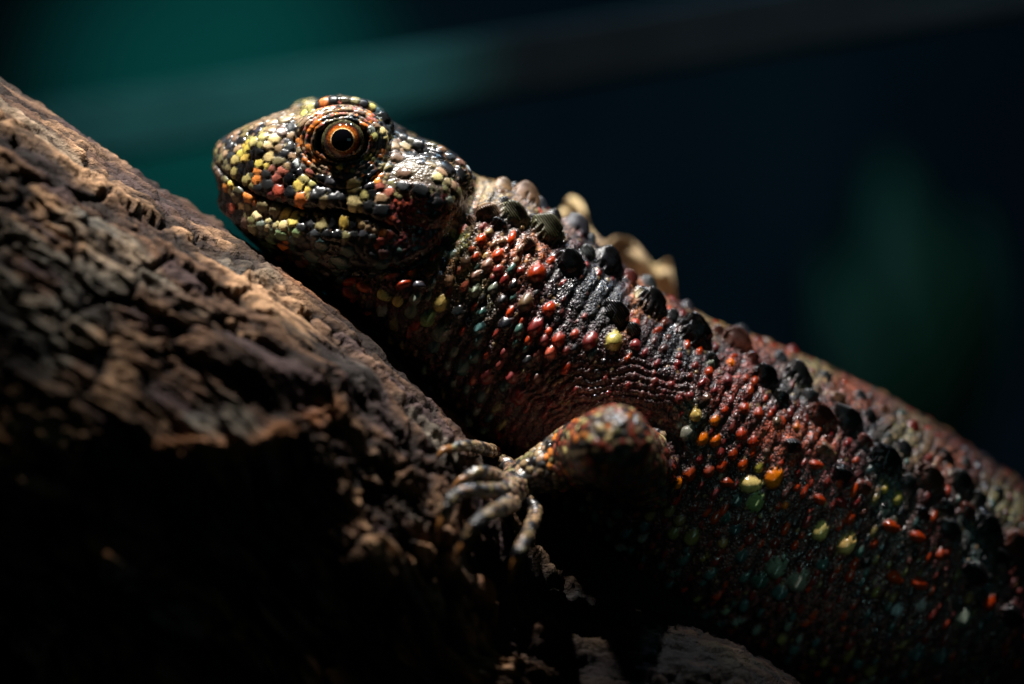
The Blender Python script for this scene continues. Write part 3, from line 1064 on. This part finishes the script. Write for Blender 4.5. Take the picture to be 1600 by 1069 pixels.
def chead(v):
    x, y = px[v], py[v]
    e = math.hypot((x - EX), (y - EY))
    if e < 66:
        if y > EY + 12:
            return pick(['K', 'B', 'N', 'K', 'T', 'O']) if x > 520 else pick(['T', 'O', 'T', 'D', 'B'])
        return pick(['T', 'O', 'B', 'K', 'P', 'T']) if x < 585 else pick(['K', 'M', 'G', 'K', 'T'])
    if x > 600 and y > 250:
        if y > 385:
            return pick(['K', 'N', 'Q', 'K'])
        if y < 300 - (x - 640) * 0.12 + 8 or x > 700:
            return pick(['T', 'G', 'V', 'G', 'B'])
        if x > 668:
            return pick(['Q', 'K', 'K', 'D'])
        return pick(['P', 'R', 'D', 'D', 'D']) if x < 650 and y < 330 else pick(['D', 'D', 'Q', 'D', 'B'])
    if y < 215 and x < 470:
        return pick(['T', 'B', 'G', 'K', 'T'])
    if x > 610:
        return pick(['K', 'S', 'B'])
    if y > 385:
        return pick(['K', 'N', 'S', 'K', 'Q'])
    return pick(['K', 'V', 'B', 'K', 'G', 'K', 'K'])


fill(hv, rhead, cnear, 'p', 0.74, 2)
# second pass with smaller grains closes the gaps on the head
hv2 = hv[::-1][:16000]
fill(hv2, lambda v: 0 if (N[v, 1] > 0.1 or dm[v] < 4 or ((px[v] - 655) / 50) ** 2 + ((py[v] - 270) / 24) ** 2 < 1 or math.hypot(px[v] - EX, py[v] - EY) < 34) else rng.uniform(1.9, 2.8), chead, 'p', 0.80, 1)

# arm, hand and fingers
av = np.where(is_arm)[0]
av = av[rng.permutation(len(av))[:9000]]


def rarm(v):
    if hand_r[v] < 1.25 or px[v] < 780:
        return rng.uniform(4.0, 5.5)
    return rng.uniform(4.2, 7.0)


def carm(v):
    x, y = px[v], py[v]
    if x < 760:
        return pick(['S', 'T', 'G', 'K', 'S'])
    if x < 850:
        return pick(['T', 'B', 'K', 'S', 'T', 'G'])
    if y > 740:
        return pick(['K', 'S', 'N', 'G', 'R'])
    return pick(['R', 'T', 'K', 'B', 'T', 'G', 'P', 'K', 'O', 'K', 'R', 'C'])


fill(av, rarm, carm, 'p', 0.78, 2, 1.2)
# back of the trunk: loose low warts over the spine and the far side
bv = np.where((HM < 0.3) & (~is_arm) & (N[:, 1] >= -0.12))[0]
bv = bv[rng.permutation(len(bv))[:4500]]
fill(bv, lambda v: rng.uniform(4, 8) if rng.random() < 0.7 else rng.uniform(10, 14), lambda v: pick(['B', 'D', 'Q', 'T', 'S', 'K']), 'd', 1.25, 3, 0.7)

base = np.repeat(np.array([[0.060, 0.026, 0.024]]), len(V), 0)
# x, y, rx, ry, tilt, colour, amount
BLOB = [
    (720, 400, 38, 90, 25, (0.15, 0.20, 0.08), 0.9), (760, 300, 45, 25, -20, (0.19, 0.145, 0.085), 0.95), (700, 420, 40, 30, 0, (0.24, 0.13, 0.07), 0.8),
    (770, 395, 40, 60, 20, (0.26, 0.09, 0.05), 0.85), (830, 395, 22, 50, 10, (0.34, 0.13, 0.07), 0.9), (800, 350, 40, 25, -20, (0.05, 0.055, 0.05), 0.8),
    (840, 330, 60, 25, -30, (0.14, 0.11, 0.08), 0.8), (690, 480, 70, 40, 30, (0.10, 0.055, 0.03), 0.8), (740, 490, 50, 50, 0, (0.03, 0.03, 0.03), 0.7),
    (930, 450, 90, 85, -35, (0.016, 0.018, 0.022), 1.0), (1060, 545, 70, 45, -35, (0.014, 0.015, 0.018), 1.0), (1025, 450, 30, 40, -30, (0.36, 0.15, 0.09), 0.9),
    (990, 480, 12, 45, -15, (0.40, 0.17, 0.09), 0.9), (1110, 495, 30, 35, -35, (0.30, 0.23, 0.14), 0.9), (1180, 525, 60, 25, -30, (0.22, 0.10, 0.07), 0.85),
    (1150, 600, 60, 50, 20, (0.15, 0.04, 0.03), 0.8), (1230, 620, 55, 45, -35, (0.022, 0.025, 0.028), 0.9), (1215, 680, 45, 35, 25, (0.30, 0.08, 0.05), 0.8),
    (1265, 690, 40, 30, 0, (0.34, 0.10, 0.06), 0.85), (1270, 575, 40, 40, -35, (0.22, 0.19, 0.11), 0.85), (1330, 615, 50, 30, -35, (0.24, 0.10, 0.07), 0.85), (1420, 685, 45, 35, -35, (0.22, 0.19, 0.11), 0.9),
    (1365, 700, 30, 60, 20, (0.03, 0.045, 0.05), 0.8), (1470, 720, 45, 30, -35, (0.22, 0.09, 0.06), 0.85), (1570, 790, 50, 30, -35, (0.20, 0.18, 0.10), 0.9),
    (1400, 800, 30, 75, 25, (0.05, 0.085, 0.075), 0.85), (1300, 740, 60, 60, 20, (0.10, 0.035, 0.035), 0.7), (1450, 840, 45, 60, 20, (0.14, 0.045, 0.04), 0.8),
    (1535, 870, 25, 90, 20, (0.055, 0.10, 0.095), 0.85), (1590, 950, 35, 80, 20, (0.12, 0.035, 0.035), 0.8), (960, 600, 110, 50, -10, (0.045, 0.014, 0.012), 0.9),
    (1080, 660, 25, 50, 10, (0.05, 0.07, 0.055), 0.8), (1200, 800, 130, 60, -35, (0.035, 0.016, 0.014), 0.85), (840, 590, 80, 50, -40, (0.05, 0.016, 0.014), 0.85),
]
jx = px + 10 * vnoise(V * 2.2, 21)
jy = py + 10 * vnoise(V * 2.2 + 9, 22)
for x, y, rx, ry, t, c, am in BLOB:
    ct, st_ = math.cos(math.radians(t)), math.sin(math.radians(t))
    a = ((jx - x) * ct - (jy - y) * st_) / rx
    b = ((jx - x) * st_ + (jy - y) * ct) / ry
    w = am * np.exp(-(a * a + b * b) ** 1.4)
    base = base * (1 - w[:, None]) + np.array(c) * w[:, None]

tv = np.where((HM < 0.3) & (~is_arm) & (N[:, 1] < 0.15) & (px < 1680) & (px > 520))[0]
tv = tv[rng.permutation(len(tv))[:52000]]


def csmall(v):
    f = rng.choice([0.2, 0.6, 1.1, 1.8, 2.8], p=[0.36, 0.24, 0.18, 0.13, 0.09])
    c = base[v] * f
    if rng.random() < 0.05:
        c = np.array([0.20, 0.14, 0.08])
    return np.clip(c, 0.006, 0.5)


fill(tv, lambda v: rng.uniform(2.7, 4.2), csmall, 's', 0.90, 1, 0.75, (1.0, 1.5), 62)

# evaluate the scales on the vertices ------------------------------------
CS = 0.10
K = np.floor(V / CS).astype(np.int64)
K -= K.min(0)
dims = K.max(0) + 1
flat = (K[:, 0] * dims[1] + K[:, 1]) * dims[2] + K[:, 2]
srt = np.argsort(flat, kind='stable')
fs = flat[srt]
u, st = np.unique(fs, return_index=True)
en = np.append(st[1:], len(fs))
LUT = {int(a): (int(b), int(c)) for a, b, c in zip(u, st, en)}
F1 = np.full(len(V), 9.0)
F2 = np.full(len(V), 9.0)
ID = np.full(len(V), -1, dtype=np.int32)
LA = np.zeros(len(V))
LB = np.zeros(len(V))
for si, (v, rx, ry, col, kind, hf, tilt) in enumerate(SEEDS):
    c, n = V[v], N[v]
    tx = np.array([math.cos(tilt), 0, math.sin(tilt)])
    tx = tx - n * tx.dot(n)
    ln = np.linalg.norm(tx)
    tx = tx / ln if ln > 1e-3 else np.cross(n, [0, 1, 0])
    ty = np.cross(n, tx)
    R = 1.45 * max(rx * (1.75 if kind in 'dks' else 1), ry)
    r = int(math.ceil(R / CS))
    k = K[v]
    L = []
    for a in range(-r, r + 1):
        for b in range(-r, r + 1):
            kb = ((k[0] + a) * dims[1] + k[1] + b) * dims[2] + k[2]
            for d in range(-r, r + 1):
                t = LUT.get(int(kb + d))
                if t:
                    L.append(srt[t[0]:t[1]])
    if not L:
        continue
    I = np.concatenate(L)
    dv = V[I] - c
    a_ = dv @ tx / rx
    b_ = dv @ ty / ry
    if kind in 'dks':
        a_ = np.where(a_ > 0, a_ / 1.75, a_)
    z_ = dv @ n / (1.3 * max(rx, ry))
    rho = np.sqrt(a_ * a_ + b_ * b_ + z_ * z_)
    if kind == 's':
        rho = rho * 1.08 + 0.16
    m = (rho < 1.45) & ((N[I] @ n) > 0.1)
    I, rho, a_, b_ = I[m], rho[m], a_[m], b_[m]
    f1, f2 = F1[I], F2[I]
    nearer = rho < f1
    F2[I] = np.where(nearer, f1, np.minimum(f2, rho))
    F1[I] = np.where(nearer, rho, f1)
    ID[I] = np.where(nearer, si, ID[I])
    LA[I] = np.where(nearer, a_, LA[I])
    LB[I] = np.where(nearer, b_, LB[I])

has = ID >= 0
kinds = np.array([ord(s[4]) for s in SEEDS])
rmean = np.array([(s[1] + s[2]) / 2 for s in SEEDS])
hfs = np.array([s[5] for s in SEEDS])
cols = np.array([s[3] for s in SEEDS])
idc = np.maximum(ID, 0)
kd, rm, hf = kinds[idc], rmean[idc], hfs[idc]
edge = np.clip((F2 - F1) / np.where(kd == ord('p'), 0.20, 0.28), 0, 1)
rho = F1
disp = np.zeros(len(V))
lean = np.zeros(len(V))
ins = np.clip(1 - (rho / 1.22) ** 2, 0, 1)
plate = (np.sqrt(np.clip(edge * (2 - edge), 0, 1))) * ins ** 0.35 * 0.46 * sstep(0.8, 3.4, dm)
dome = (np.clip(1 - (rho / 1.0) ** 2, 0, 1) ** 0.7 * 0.62 + 0.42 * np.exp(-(rho * 1.15) ** 2) * np.clip((1.45 - rho) / 0.4, 0, 1)) * np.sqrt(edge)
cone = (np.clip(1 - rho / 1.15, 0, 1) ** 0.8 * 1.15 + 0.12 * np.exp(-(LB / 0.18) ** 2) * ins) * np.sqrt(edge)
big = np.clip(1 - (rho / 1.15) ** 2, 0, 1) ** 0.66 * (0.95 - 0.2 * LA) * (1 + 0.35 * np.exp(-(LB / 0.28) ** 2)) * (0.4 + 0.6 * edge)
disp = np.where(kd == ord('p'), plate * rm, disp)
disp = np.where((kd == ord('d')) | (kd == ord('s')), dome * rm, disp)
disp = np.where(kd == ord('k'), cone * rm, disp)
disp = np.where(kd == ord('b'), big * rm, disp)
disp = disp * hf * has
V2 = V + N * disp[:, None]
# the big thorns lean towards the head and down, the small ones a little to the tail
tl = np.where((kd == ord('b'))[:, None], np.array([[0.12, -0.25, 0.36]]), np.array([[-0.45, 0.0, -0.35]]))
lt = np.where(kd == ord('b'), 0.55, np.where((kd == ord('d')) | (kd == ord('k')), 0.25, 0.0)) * disp
V2 = V2 + lt[:, None] * tl * (disp / (rm + 1e-6))[:, None]

# ------------------------------------------------------------------ pigment
mott = fbm(V * 3.5, 3, 33)
base = base * np.clip(1.35 + 1.5 * mott, 0.35, 3)[:, None]
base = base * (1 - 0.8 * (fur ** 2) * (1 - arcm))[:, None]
# skin between the head plates is black
hb = np.array([0.020, 0.018, 0.016])
base = base * (1 - HM[:, None]) + hb * HM[:, None]
base[is_arm] = (0.05, 0.04, 0.03)
# temple region tan, jowl maroon
w = np.exp(-(((px - 655) / 48) ** 2 + ((py - 272) / 24) ** 2) ** 1.5) * HM
base = base * (1 - w[:, None]) + np.array([0.10, 0.075, 0.04]) * w[:, None]
w = np.exp(-(((px - 640) / 45) ** 2 + ((py - 335) / 45) ** 2) ** 1.5) * HM
base = base * (1 - 0.8 * w[:, None]) + np.array([0.16, 0.035, 0.03]) * 0.8 * w[:, None]

cover = np.where(has, np.where(kd == ord('d'), sstep(1.15, 0.70, rho), sstep(1.18, 0.95, rho)) * np.where(kd == ord('p'), sstep(0.0, 0.35, edge), sstep(0.0, 0.3, edge)), 0)
sc_col = cols[idc]
# plates of the head run dark toward one corner, as a blotch in the horn
blot = fbm(V * 9.0, 3, 44)
sc_col = sc_col * (1 + 0.35 * blot)[:, None]
dk = sstep(0.2, 0.9, LB * 0.5 + LA * 0.35 + 0.6 * blot) * (kd == ord('p')) * (rm > 0.055)
sc_col = sc_col * (1 - 0.75 * dk)[:, None]
sc_col = np.where((kd == ord('p'))[:, None], sc_col * (0.30 + 0.70 * sstep(0.1, 1.0, np.clip((F2 - F1) / 0.55, 0, 1)))[:, None], sc_col)
# big thorns: reddish rim, dark heart
sc_col = np.where((kd == ord('b'))[:, None], sc_col * (0.75 + 0.9 * sstep(0.55, 1.0, rho))[:, None], sc_col)
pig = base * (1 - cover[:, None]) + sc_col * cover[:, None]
# black lip fold
lipw = np.exp(-(dl / 3.0) ** 2) * side * HM
pig = pig * (1 - 0.85 * lipw[:, None]) + np.array([0.045, 0.032, 0.028]) * 0.85 * lipw[:, None]
mw = np.exp(-(dm / 2.6) ** 2) * side * HM * (px < 560)
pig = pig * (1 - 0.9 * mw[:, None]) + np.array([0.01, 0.01, 0.01]) * 0.9 * mw[:, None]
# bare skin inside the lids
lw = sstep(1.22, 1.05, er / opening) * eyeside * side
pig = pig * (1 - lw[:, None]) + np.array([0.016, 0.014, 0.014]) * lw[:, None]
lum = pig.mean(1)[:, None]
pig = np.where((TR > 0.5)[:, None], lum + (pig - lum) * 1.3, pig) * np.where(TR > 0.5, 0.88, 1.0)[:, None]
pig = np.clip(pig, 0.003, 0.9)
gran = np.clip(1 - cover, 0, 1) * np.clip(TR + 0.6 * np.exp(-(((px - 655) / 55) ** 2 + ((py - 275) / 30) ** 2) ** 1.5), 0, 1)

me = mesh_np('body', V2, F)
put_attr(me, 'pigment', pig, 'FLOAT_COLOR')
put_attr(me, 'granule', gran, 'FLOAT')
put_attr(me, 'thorn', ((kd == ord('b')) * cover), 'FLOAT')


def skin_material():
    m, nt, bs = new_mat('reptile_skin')
    at = nd(nt, 'ShaderNodeAttribute', attribute_name='pigment')
    ag = nd(nt, 'ShaderNodeAttribute', attribute_name='granule')
    ath = nd(nt, 'ShaderNodeAttribute', attribute_name='thorn')
    tc = nd(nt, 'ShaderNodeTexCoord')
    vo = nd(nt, 'ShaderNodeTexVoronoi', Scale=21.0)
    vo.feature = 'F1'
    link(nt, tc, 'Object', vo, 'Vector')
    inv = nd(nt, 'ShaderNodeMapRange')
    inv.inputs['From Min'].default_value = 0.15
    inv.inputs['From Max'].default_value = 0.75
    inv.inputs['To Min'].default_value = 1.0
    inv.inputs['To Max'].default_value = 0.0
    link(nt, vo, 'Distance', inv, 'Value')
    # granule tone
    tone = nd(nt, 'ShaderNodeMapRange')
    tone.inputs['To Min'].default_value = 0.30
    tone.inputs['To Max'].default_value = 1.75
    link(nt, inv, 'Result', tone, 'Value')
    one = nd(nt, 'ShaderNodeMix', data_type='FLOAT')
    one.inputs[2].default_value = 1.0
    link(nt, ag, 'Fac', one, 0)
    link(nt, tone, 'Result', one, 3)
    n1 = nd(nt, 'ShaderNodeTexNoise', Scale=26.0, Detail=5.0, Roughness=0.6)
    link(nt, tc, 'Object', n1, 'Vector')
    nm = nd(nt, 'ShaderNodeMapRange')
    nm.inputs['From Min'].default_value = 0.3
    nm.inputs['From Max'].default_value = 0.7
    nm.inputs['To Min'].default_value = 0.7
    nm.inputs['To Max'].default_value = 1.3
    link(nt, n1, 'Fac', nm, 'Value')
    mm = nd(nt, 'ShaderNodeMath', operation='MULTIPLY')
    link(nt, one, 0, mm, 0)
    link(nt, nm, 'Result', mm, 1)
    sc = nd(nt, 'ShaderNodeVectorMath', operation='SCALE')
    link(nt, at, 'Color', sc, 0)
    link(nt, mm, 'Value', sc, 'Scale')
    link(nt, sc, 'Vector', bs, 'Base Color')
    # relief
    gh = nd(nt, 'ShaderNodeMath', operation='MULTIPLY')
    link(nt, inv, 'Result', gh, 0)
    link(nt, ag, 'Fac', gh, 1)
    b1 = nd(nt, 'ShaderNodeBump', Strength=0.85, Distance=0.022)
    link(nt, gh, 'Value', b1, 'Height')
    # growth lines on the thorns
    wv = nd(nt, 'ShaderNodeTexWave', Scale=9.0, Distortion=3.0, Detail=2.0)
    wv.inputs['Detail Scale'].default_value = 1.5
    mp = nd(nt, 'ShaderNodeMapping')
    mp.inputs['Rotation'].default_value = (0, math.radians(35), 0)
    link(nt, tc, 'Object', mp, 'Vector')
    link(nt, mp, 'Vector', wv, 'Vector')
    wt = nd(nt, 'ShaderNodeMath', operation='MULTIPLY')
    link(nt, wv, 'Fac', wt, 0)
    link(nt, ath, 'Fac', wt, 1)
    b2 = nd(nt, 'ShaderNodeBump', Strength=0.5, Distance=0.012)
    link(nt, wt, 'Value', b2, 'Height')
    link(nt, b1, 'Normal', b2, 'Normal')
    b3 = nd(nt, 'ShaderNodeBump', Strength=0.16, Distance=0.012)
    link(nt, n1, 'Fac', b3, 'Height')
    link(nt, b2, 'Normal', b3, 'Normal')
    link(nt, b3, 'Normal', bs, 'Normal')
    rr = nd(nt, 'ShaderNodeMapRange')
    rr.inputs['To Min'].default_value = 0.06
    rr.inputs['To Max'].default_value = 0.30
    link(nt, n1, 'Fac', rr, 'Value')
    ra = nd(nt, 'ShaderNodeMath', operation='MULTIPLY_ADD')
    ra.inputs[1].default_value = 0.22
    link(nt, ag, 'Fac', ra, 0)
    link(nt, rr, 'Result', ra, 2)
    n9 = nd(nt, 'ShaderNodeTexNoise', Scale=1.6, Detail=3.0)
    link(nt, tc, 'Object', n9, 'Vector')
    r9 = nd(nt, 'ShaderNodeMapRange')
    r9.inputs['From Min'].default_value = 0.38
    r9.inputs['From Max'].default_value = 0.62
    r9.inputs['To Min'].default_value = 0.0
    r9.inputs['To Max'].default_value = 0.28
    link(nt, n9, 'Fac', r9, 'Value')
    rs = nd(nt, 'ShaderNodeMath', operation='ADD')
    link(nt, ra, 'Value', rs, 0)
    link(nt, r9, 'Result', rs, 1)
    link(nt, rs, 'Value', bs, 'Roughness')
    bs.inputs['Specular IOR Level'].default_value = 0.55
    return m


SKIN = skin_material()
lizard = bpy.data.objects.new('lizard', None)
COL.objects.link(lizard)
lizard.location = PX(700, 560, 1.6)
lizard.empty_display_size = 0.5
bpy.context.view_layer.update()
tag(lizard, 'spiny red and black lizard with an orange eye resting its chin on the branch', 'lizard')
link_obj('body', me, SKIN, lizard)


# ------------------------------------------------------------------ eyes
def uv_sphere(name, c, r, seg=64, rings=40, a0=0.0, a1=math.pi):
    """sphere with its pole to -Y; a0..a1 polar span"""
    V_, F_ = [], []
    for i in range(rings + 1):
        t = a0 + (a1 - a0) * i / rings
        for j in range(seg):
            p = 2 * math.pi * j / seg
            V_.append((c[0] + r * math.sin(t) * math.cos(p), c[1] - r * math.cos(t), c[2] + r * math.sin(t) * math.sin(p)))
    for i in range(rings):
        for j in range(seg):
            a = i * seg + j
            b = i * seg + (j + 1) % seg
            F_.append((a, b, b + seg, a + seg))
    me = bpy.data.meshes.new(name)
    me.from_pydata(V_, [], F_)
    for p in me.polygons:
        p.use_smooth = True
    return me


def eye_materials(cx, cz):
    m, nt, bs = new_mat('iris')
    tc = nd(nt, 'ShaderNodeTexCoord')
    sp = nd(nt, 'ShaderNodeSeparateXYZ')
    link(nt, tc, 'Object', sp, 'Vector')
    cb = nd(nt, 'ShaderNodeCombineXYZ')
    link(nt, sp, 'X', cb, 'X')
    link(nt, sp, 'Z', cb, 'Y')
    ln = nd(nt, 'ShaderNodeVectorMath', operation='LENGTH')
    link(nt, cb, 'Vector', ln, 0)
    n1 = nd(nt, 'ShaderNodeTexNoise', Scale=22.0, Detail=4.0)
    link(nt, tc, 'Object', n1, 'Vector')
    ma = nd(nt, 'ShaderNodeMath', operation='MULTIPLY_ADD')
    ma.inputs[1].default_value = 0.035
    link(nt, n1, 'Fac', ma, 0)
    link(nt, ln, 'Value', ma, 2)
    cr = nd(nt, 'ShaderNodeValToRGB')
    e = cr.color_ramp.elements
    e[0].position = 0.0
    e[0].color = (0.9, 0.5, 0.2, 1)
    e[1].position = 1.0
    e[1].color = (0.01, 0.01, 0.01, 1)
    for p, c in ((0.196, (0.95, 0.62, 0.30, 1)), (0.208, (0.40, 0.12, 0.015, 1)), (0.24, (0.27, 0.065, 0.009, 1)), (0.262, (0.09, 0.018, 0.005, 1)),
                 (0.285, (0.015, 0.01, 0.008, 1)), (0.335, (0.05, 0.045, 0.02, 1)), (0.38, (0.10, 0.09, 0.035, 1)), (0.42, (0.01, 0.01, 0.01, 1))):
        q = e.new(p)
        q.color = c
    link(nt, ma, 'Value', cr, 'Fac')
    hs = nd(nt, 'ShaderNodeTexNoise', Scale=40.0, Detail=3.0)
    link(nt, tc, 'Object', hs, 'Vector')
    mr = nd(nt, 'ShaderNodeMapRange')
    mr.inputs['From Min'].default_value = 0.35
    mr.inputs['From Max'].default_value = 0.65
    mr.inputs['To Min'].default_value = 0.25
    mr.inputs['To Max'].default_value = 1.6
    link(nt, hs, 'Fac', mr, 'Value')
    sc = nd(nt, 'ShaderNodeVectorMath', operation='SCALE')
    link(nt, cr, 'Color', sc, 0)
    link(nt, mr, 'Result', sc, 'Scale')
    link(nt, sc, 'Vector', bs, 'Base Color')
    bs.inputs['Roughness'].default_value = 0.6
    bs.inputs['Specular IOR Level'].default_value = 0.0
    bs.inputs['Coat Weight'].default_value = 1.0
    bs.inputs['Coat Roughness'].default_value = 0.04
    m2, nt2, b2 = new_mat('pupil_black')
    b2.inputs['Base Color'].default_value = (0.002, 0.002, 0.003, 1)
    b2.inputs['Roughness'].default_value = 0.05
    return m, m2


IRIS, PUPIL = eye_materials(0, 0)
for y0, flip in ((0.12, False), (2 * 1.3 - 0.12, True)):
    c = PX(EX, EY, y0)
    me = uv_sphere('eye', (0, 0, 0), 0.375)
    if flip:
        for v in me.vertices:
            v.co.y = -v.co.y
        me.flip_normals()
    o = link_obj('eye', me, IRIS, None)
    o.location = c
    bpy.context.view_layer.update()
    o.parent = lizard
    o.matrix_parent_inverse = lizard.matrix_world.inverted()
    pm_ = uv_sphere('pupil', (0, 0, 0), 0.3785, 64, 12, 0.0, math.asin(0.172 / 0.375))
    if flip:
        for v in pm_.vertices:
            v.co.y = -v.co.y
        pm_.flip_normals()
    p = bpy.data.objects.new('pupil', pm_)
    COL.objects.link(p)
    pm_.materials.append(PUPIL)
    p.parent = o

# ------------------------------------------------------------------ claws
m, nt, bs = new_mat('claw_horn')
bs.inputs['Base Color'].default_value = (0.20, 0.085, 0.025, 1)
bs.inputs['Roughness'].default_value = 0.3
CLAW = m
for a, b in CLAWS:
    d = (b - a) / (np.linalg.norm(b - a) + 1e-9)
    A = Acc()
    tip = b + d * 0.30 + np.array([0, 0.12, -0.10])
    A.tube([b - d * 0.05, b + d * 0.10 + np.array([0, -0.04, 0.02]), b + d * 0.22 + np.array([0, 0.0, -0.03]), tip], [0.075, 0.06, 0.035, 0.008], m=12)
    me = A.mesh('claw')
    for p in me.polygons:
        p.use_smooth = True
    link_obj('claw', me, CLAW, lizard)


# ------------------------------------------------------------------ dry leaf behind the back
def make_leaf():
    P = [(868, 338), (884, 312), (900, 308), (914, 334), (945, 362), (972, 364), (986, 382), (1010, 388), (1026, 402), (1046, 404), (1050, 438), (1030, 470), (960, 450), (900, 400), (870, 370)]
    n = 46
    up = catmull([PX(x, y, 4.2) for x, y in [(866, 352), (881, 318), (896, 306), (912, 322), (922, 356), (944, 378), (962, 370), (986, 375), (1006, 396), (1024, 414), (1046, 404), (1052, 436)]], n)
    lo = catmull([PX(x, y, 5.0) for x, y in [(850, 380), (880, 400), (920, 430), (960, 460), (1010, 490), (1056, 500)]], n)
    k = 16
    G = np.zeros((n, k, 3))
    for j in range(k):
        t = j / (k - 1)
        G[:, j] = up * (1 - t) + lo * t
    q = G.reshape(-1, 3)
    G[:, :, 1] += (0.8 * fbm(q * 1.5, 3, 5)).reshape(n, k) - 0.35 * np.sin(np.linspace(0, 1, k) * np.pi)[None, :]
    T = 0.035
    Bk = G.copy()
    Bk[:, :, 1] += T
    ring = np.concatenate([G, Bk[:, ::-1]], 1)
    A = Acc()
    A.grid(ring)
    me = A.mesh('dry_leaf')
    for p in me.polygons:
        p.use_smooth = True
    m, nt, bs = new_mat('dry_leaf_tissue')
    tc = nd(nt, 'ShaderNodeTexCoord')
    n1 = nd(nt, 'ShaderNodeTexNoise', Scale=1.8, Detail=5.0)
    link(nt, tc, 'Object', n1, 'Vector')
    cr = nd(nt, 'ShaderNodeValToRGB')
    cr.color_ramp.elements[0].position = 0.35
    cr.color_ramp.elements[0].color = (0.15, 0.09, 0.05, 1)
    cr.color_ramp.elements[1].position = 0.62
    cr.color_ramp.elements[1].color = (0.75, 0.56, 0.28, 1)
    link(nt, n1, 'Fac', cr, 'Fac')
    link(nt, cr, 'Color', bs, 'Base Color')
    bs.inputs['Roughness'].default_value = 0.7
    o = link_obj('dry_leaf', me, m)
    tag(o, 'crumpled tan dry leaf showing behind the back of the lizard', 'leaf')


make_leaf()


# ------------------------------------------------------------------ blurred rail and leaves far behind
def make_rail():
    a = PX(60, 216, 18.0)
    b = PX(1750, -50, 11.0)
    d = b - a
    L = np.linalg.norm(d)
    d /= L
    up = np.cross(d, [0, 1, 0])
    up = up / np.linalg.norm(up)
    if up[2] < 0:
        up = -up
    nn = np.cross(d, up)
    if nn[1] > 0:
        nn = -nn
    h, w, bev = 0.63, 0.35, 0.08
    prof = [(-h, -w + bev), (-h + bev, -w), (h - bev, -w), (h, -w + bev), (h, w - bev), (h - bev, w), (-h + bev, w), (-h, w - bev)]
    rings = []
    for t in np.linspace(0, L, 24):
        c = a + d * t
        rings.append([c + up * (u * (1.06 - 0.10 * t / L)) - nn * v for u, v in prof])
    A = Acc()
    A.grid(np.array(rings))
    me = A.mesh('rail')
    m, nt, bs = new_mat('rail_plastic')
    tc = nd(nt, 'ShaderNodeTexCoord')
    n1 = nd(nt, 'ShaderNodeTexNoise', Scale=0.7, Detail=3.0)
    link(nt, tc, 'Object', n1, 'Vector')
    cr = nd(nt, 'ShaderNodeValToRGB')
    cr.color_ramp.elements[0].color = (0.055, 0.075, 0.085, 1)
    cr.color_ramp.elements[1].color = (0.12, 0.155, 0.17, 1)
    link(nt, n1, 'Fac', cr, 'Fac')
    link(nt, cr, 'Color', bs, 'Base Color')
    bs.inputs['Roughness'].default_value = 0.6
    o = link_obj('rail', me, m)
    tag(o, 'long pale grey rail crossing the background out of focus', 'rail')


make_rail()


def make_far_plant():
    root = bpy.data.objects.new('plant', None)
    COL.objects.link(root)
    root.location = PX(1400, 1200, 52)
    bpy.context.view_layer.update()
    tag(root, 'dim green broad leaved plant blurred in the right background', 'plant')
    m, nt, bs = new_mat('far_leaf_green')
    tc = nd(nt, 'ShaderNodeTexCoord')
    n1 = nd(nt, 'ShaderNodeTexNoise', Scale=0.6, Detail=3.0)
    link(nt, tc, 'Object', n1, 'Vector')
    cr = nd(nt, 'ShaderNodeValToRGB')
    cr.color_ramp.elements[0].color = (0.02, 0.09, 0.05, 1)
    cr.color_ramp.elements[1].color = (0.06, 0.20, 0.09, 1)
    link(nt, n1, 'Fac', cr, 'Fac')
    link(nt, cr, 'Color', bs, 'Base Color')
    bs.inputs['Roughness'].default_value = 0.55
    for (bx, by, tx, ty, w, y) in ((1400, 760, 1390, 250, 0.9, 52), (1440, 780, 1520, 330, 0.6, 55), (1360, 780, 1290, 400, 0.6, 50)):
        p0, p1 = PX(bx, by, y), PX(tx, ty, y + 1.0)
        n = 24
        ring = []
        for i in range(n + 1):
            t = i / n
            c = p0 * (1 - t) + p1 * t + np.array([0.3 * math.sin(t * 3), -1.2 * math.sin(t * math.pi), 0])
            ww = w * 2.6 * math.sin(math.pi * (0.03 + 0.94 * t)) ** 0.8
            ring.append([c + np.array([-ww, 0.25 * ww, 0]), c + np.array([-ww * 0.5, 0.05, 0]), c + np.array([0, -0.06, 0]), c + np.array([ww * 0.5, 0.05, 0]), c + np.array([ww, 0.25 * ww, 0]),
                         c + np.array([ww * 0.5, 0.13, 0]), c + np.array([0, 0.06, 0]), c + np.array([-ww * 0.5, 0.13, 0])])
        A = Acc()
        A.grid(np.array(ring))
        me = A.mesh('leaf')
        for p in me.polygons:
            p.use_smooth = True
        link_obj('leaf', me, m, root)
    A = Acc()
    A.tube([PX(1400, 1300, 52), PX(1395, 1000, 52), PX(1400, 740, 52)], [0.25, 0.2, 0.15])
    link_obj('stem', A.mesh('stem'), m, root)


make_far_plant()
spot('plant_fill_spot', (20, 32, 22), PX(1400, 430, 52), 560, 26, 1.0, 0.5, (0.6, 1.0, 0.8))  # unseen spot added to bring the far leaves out faintly
print('seeds', len(SEEDS), 'verts', len(V2))
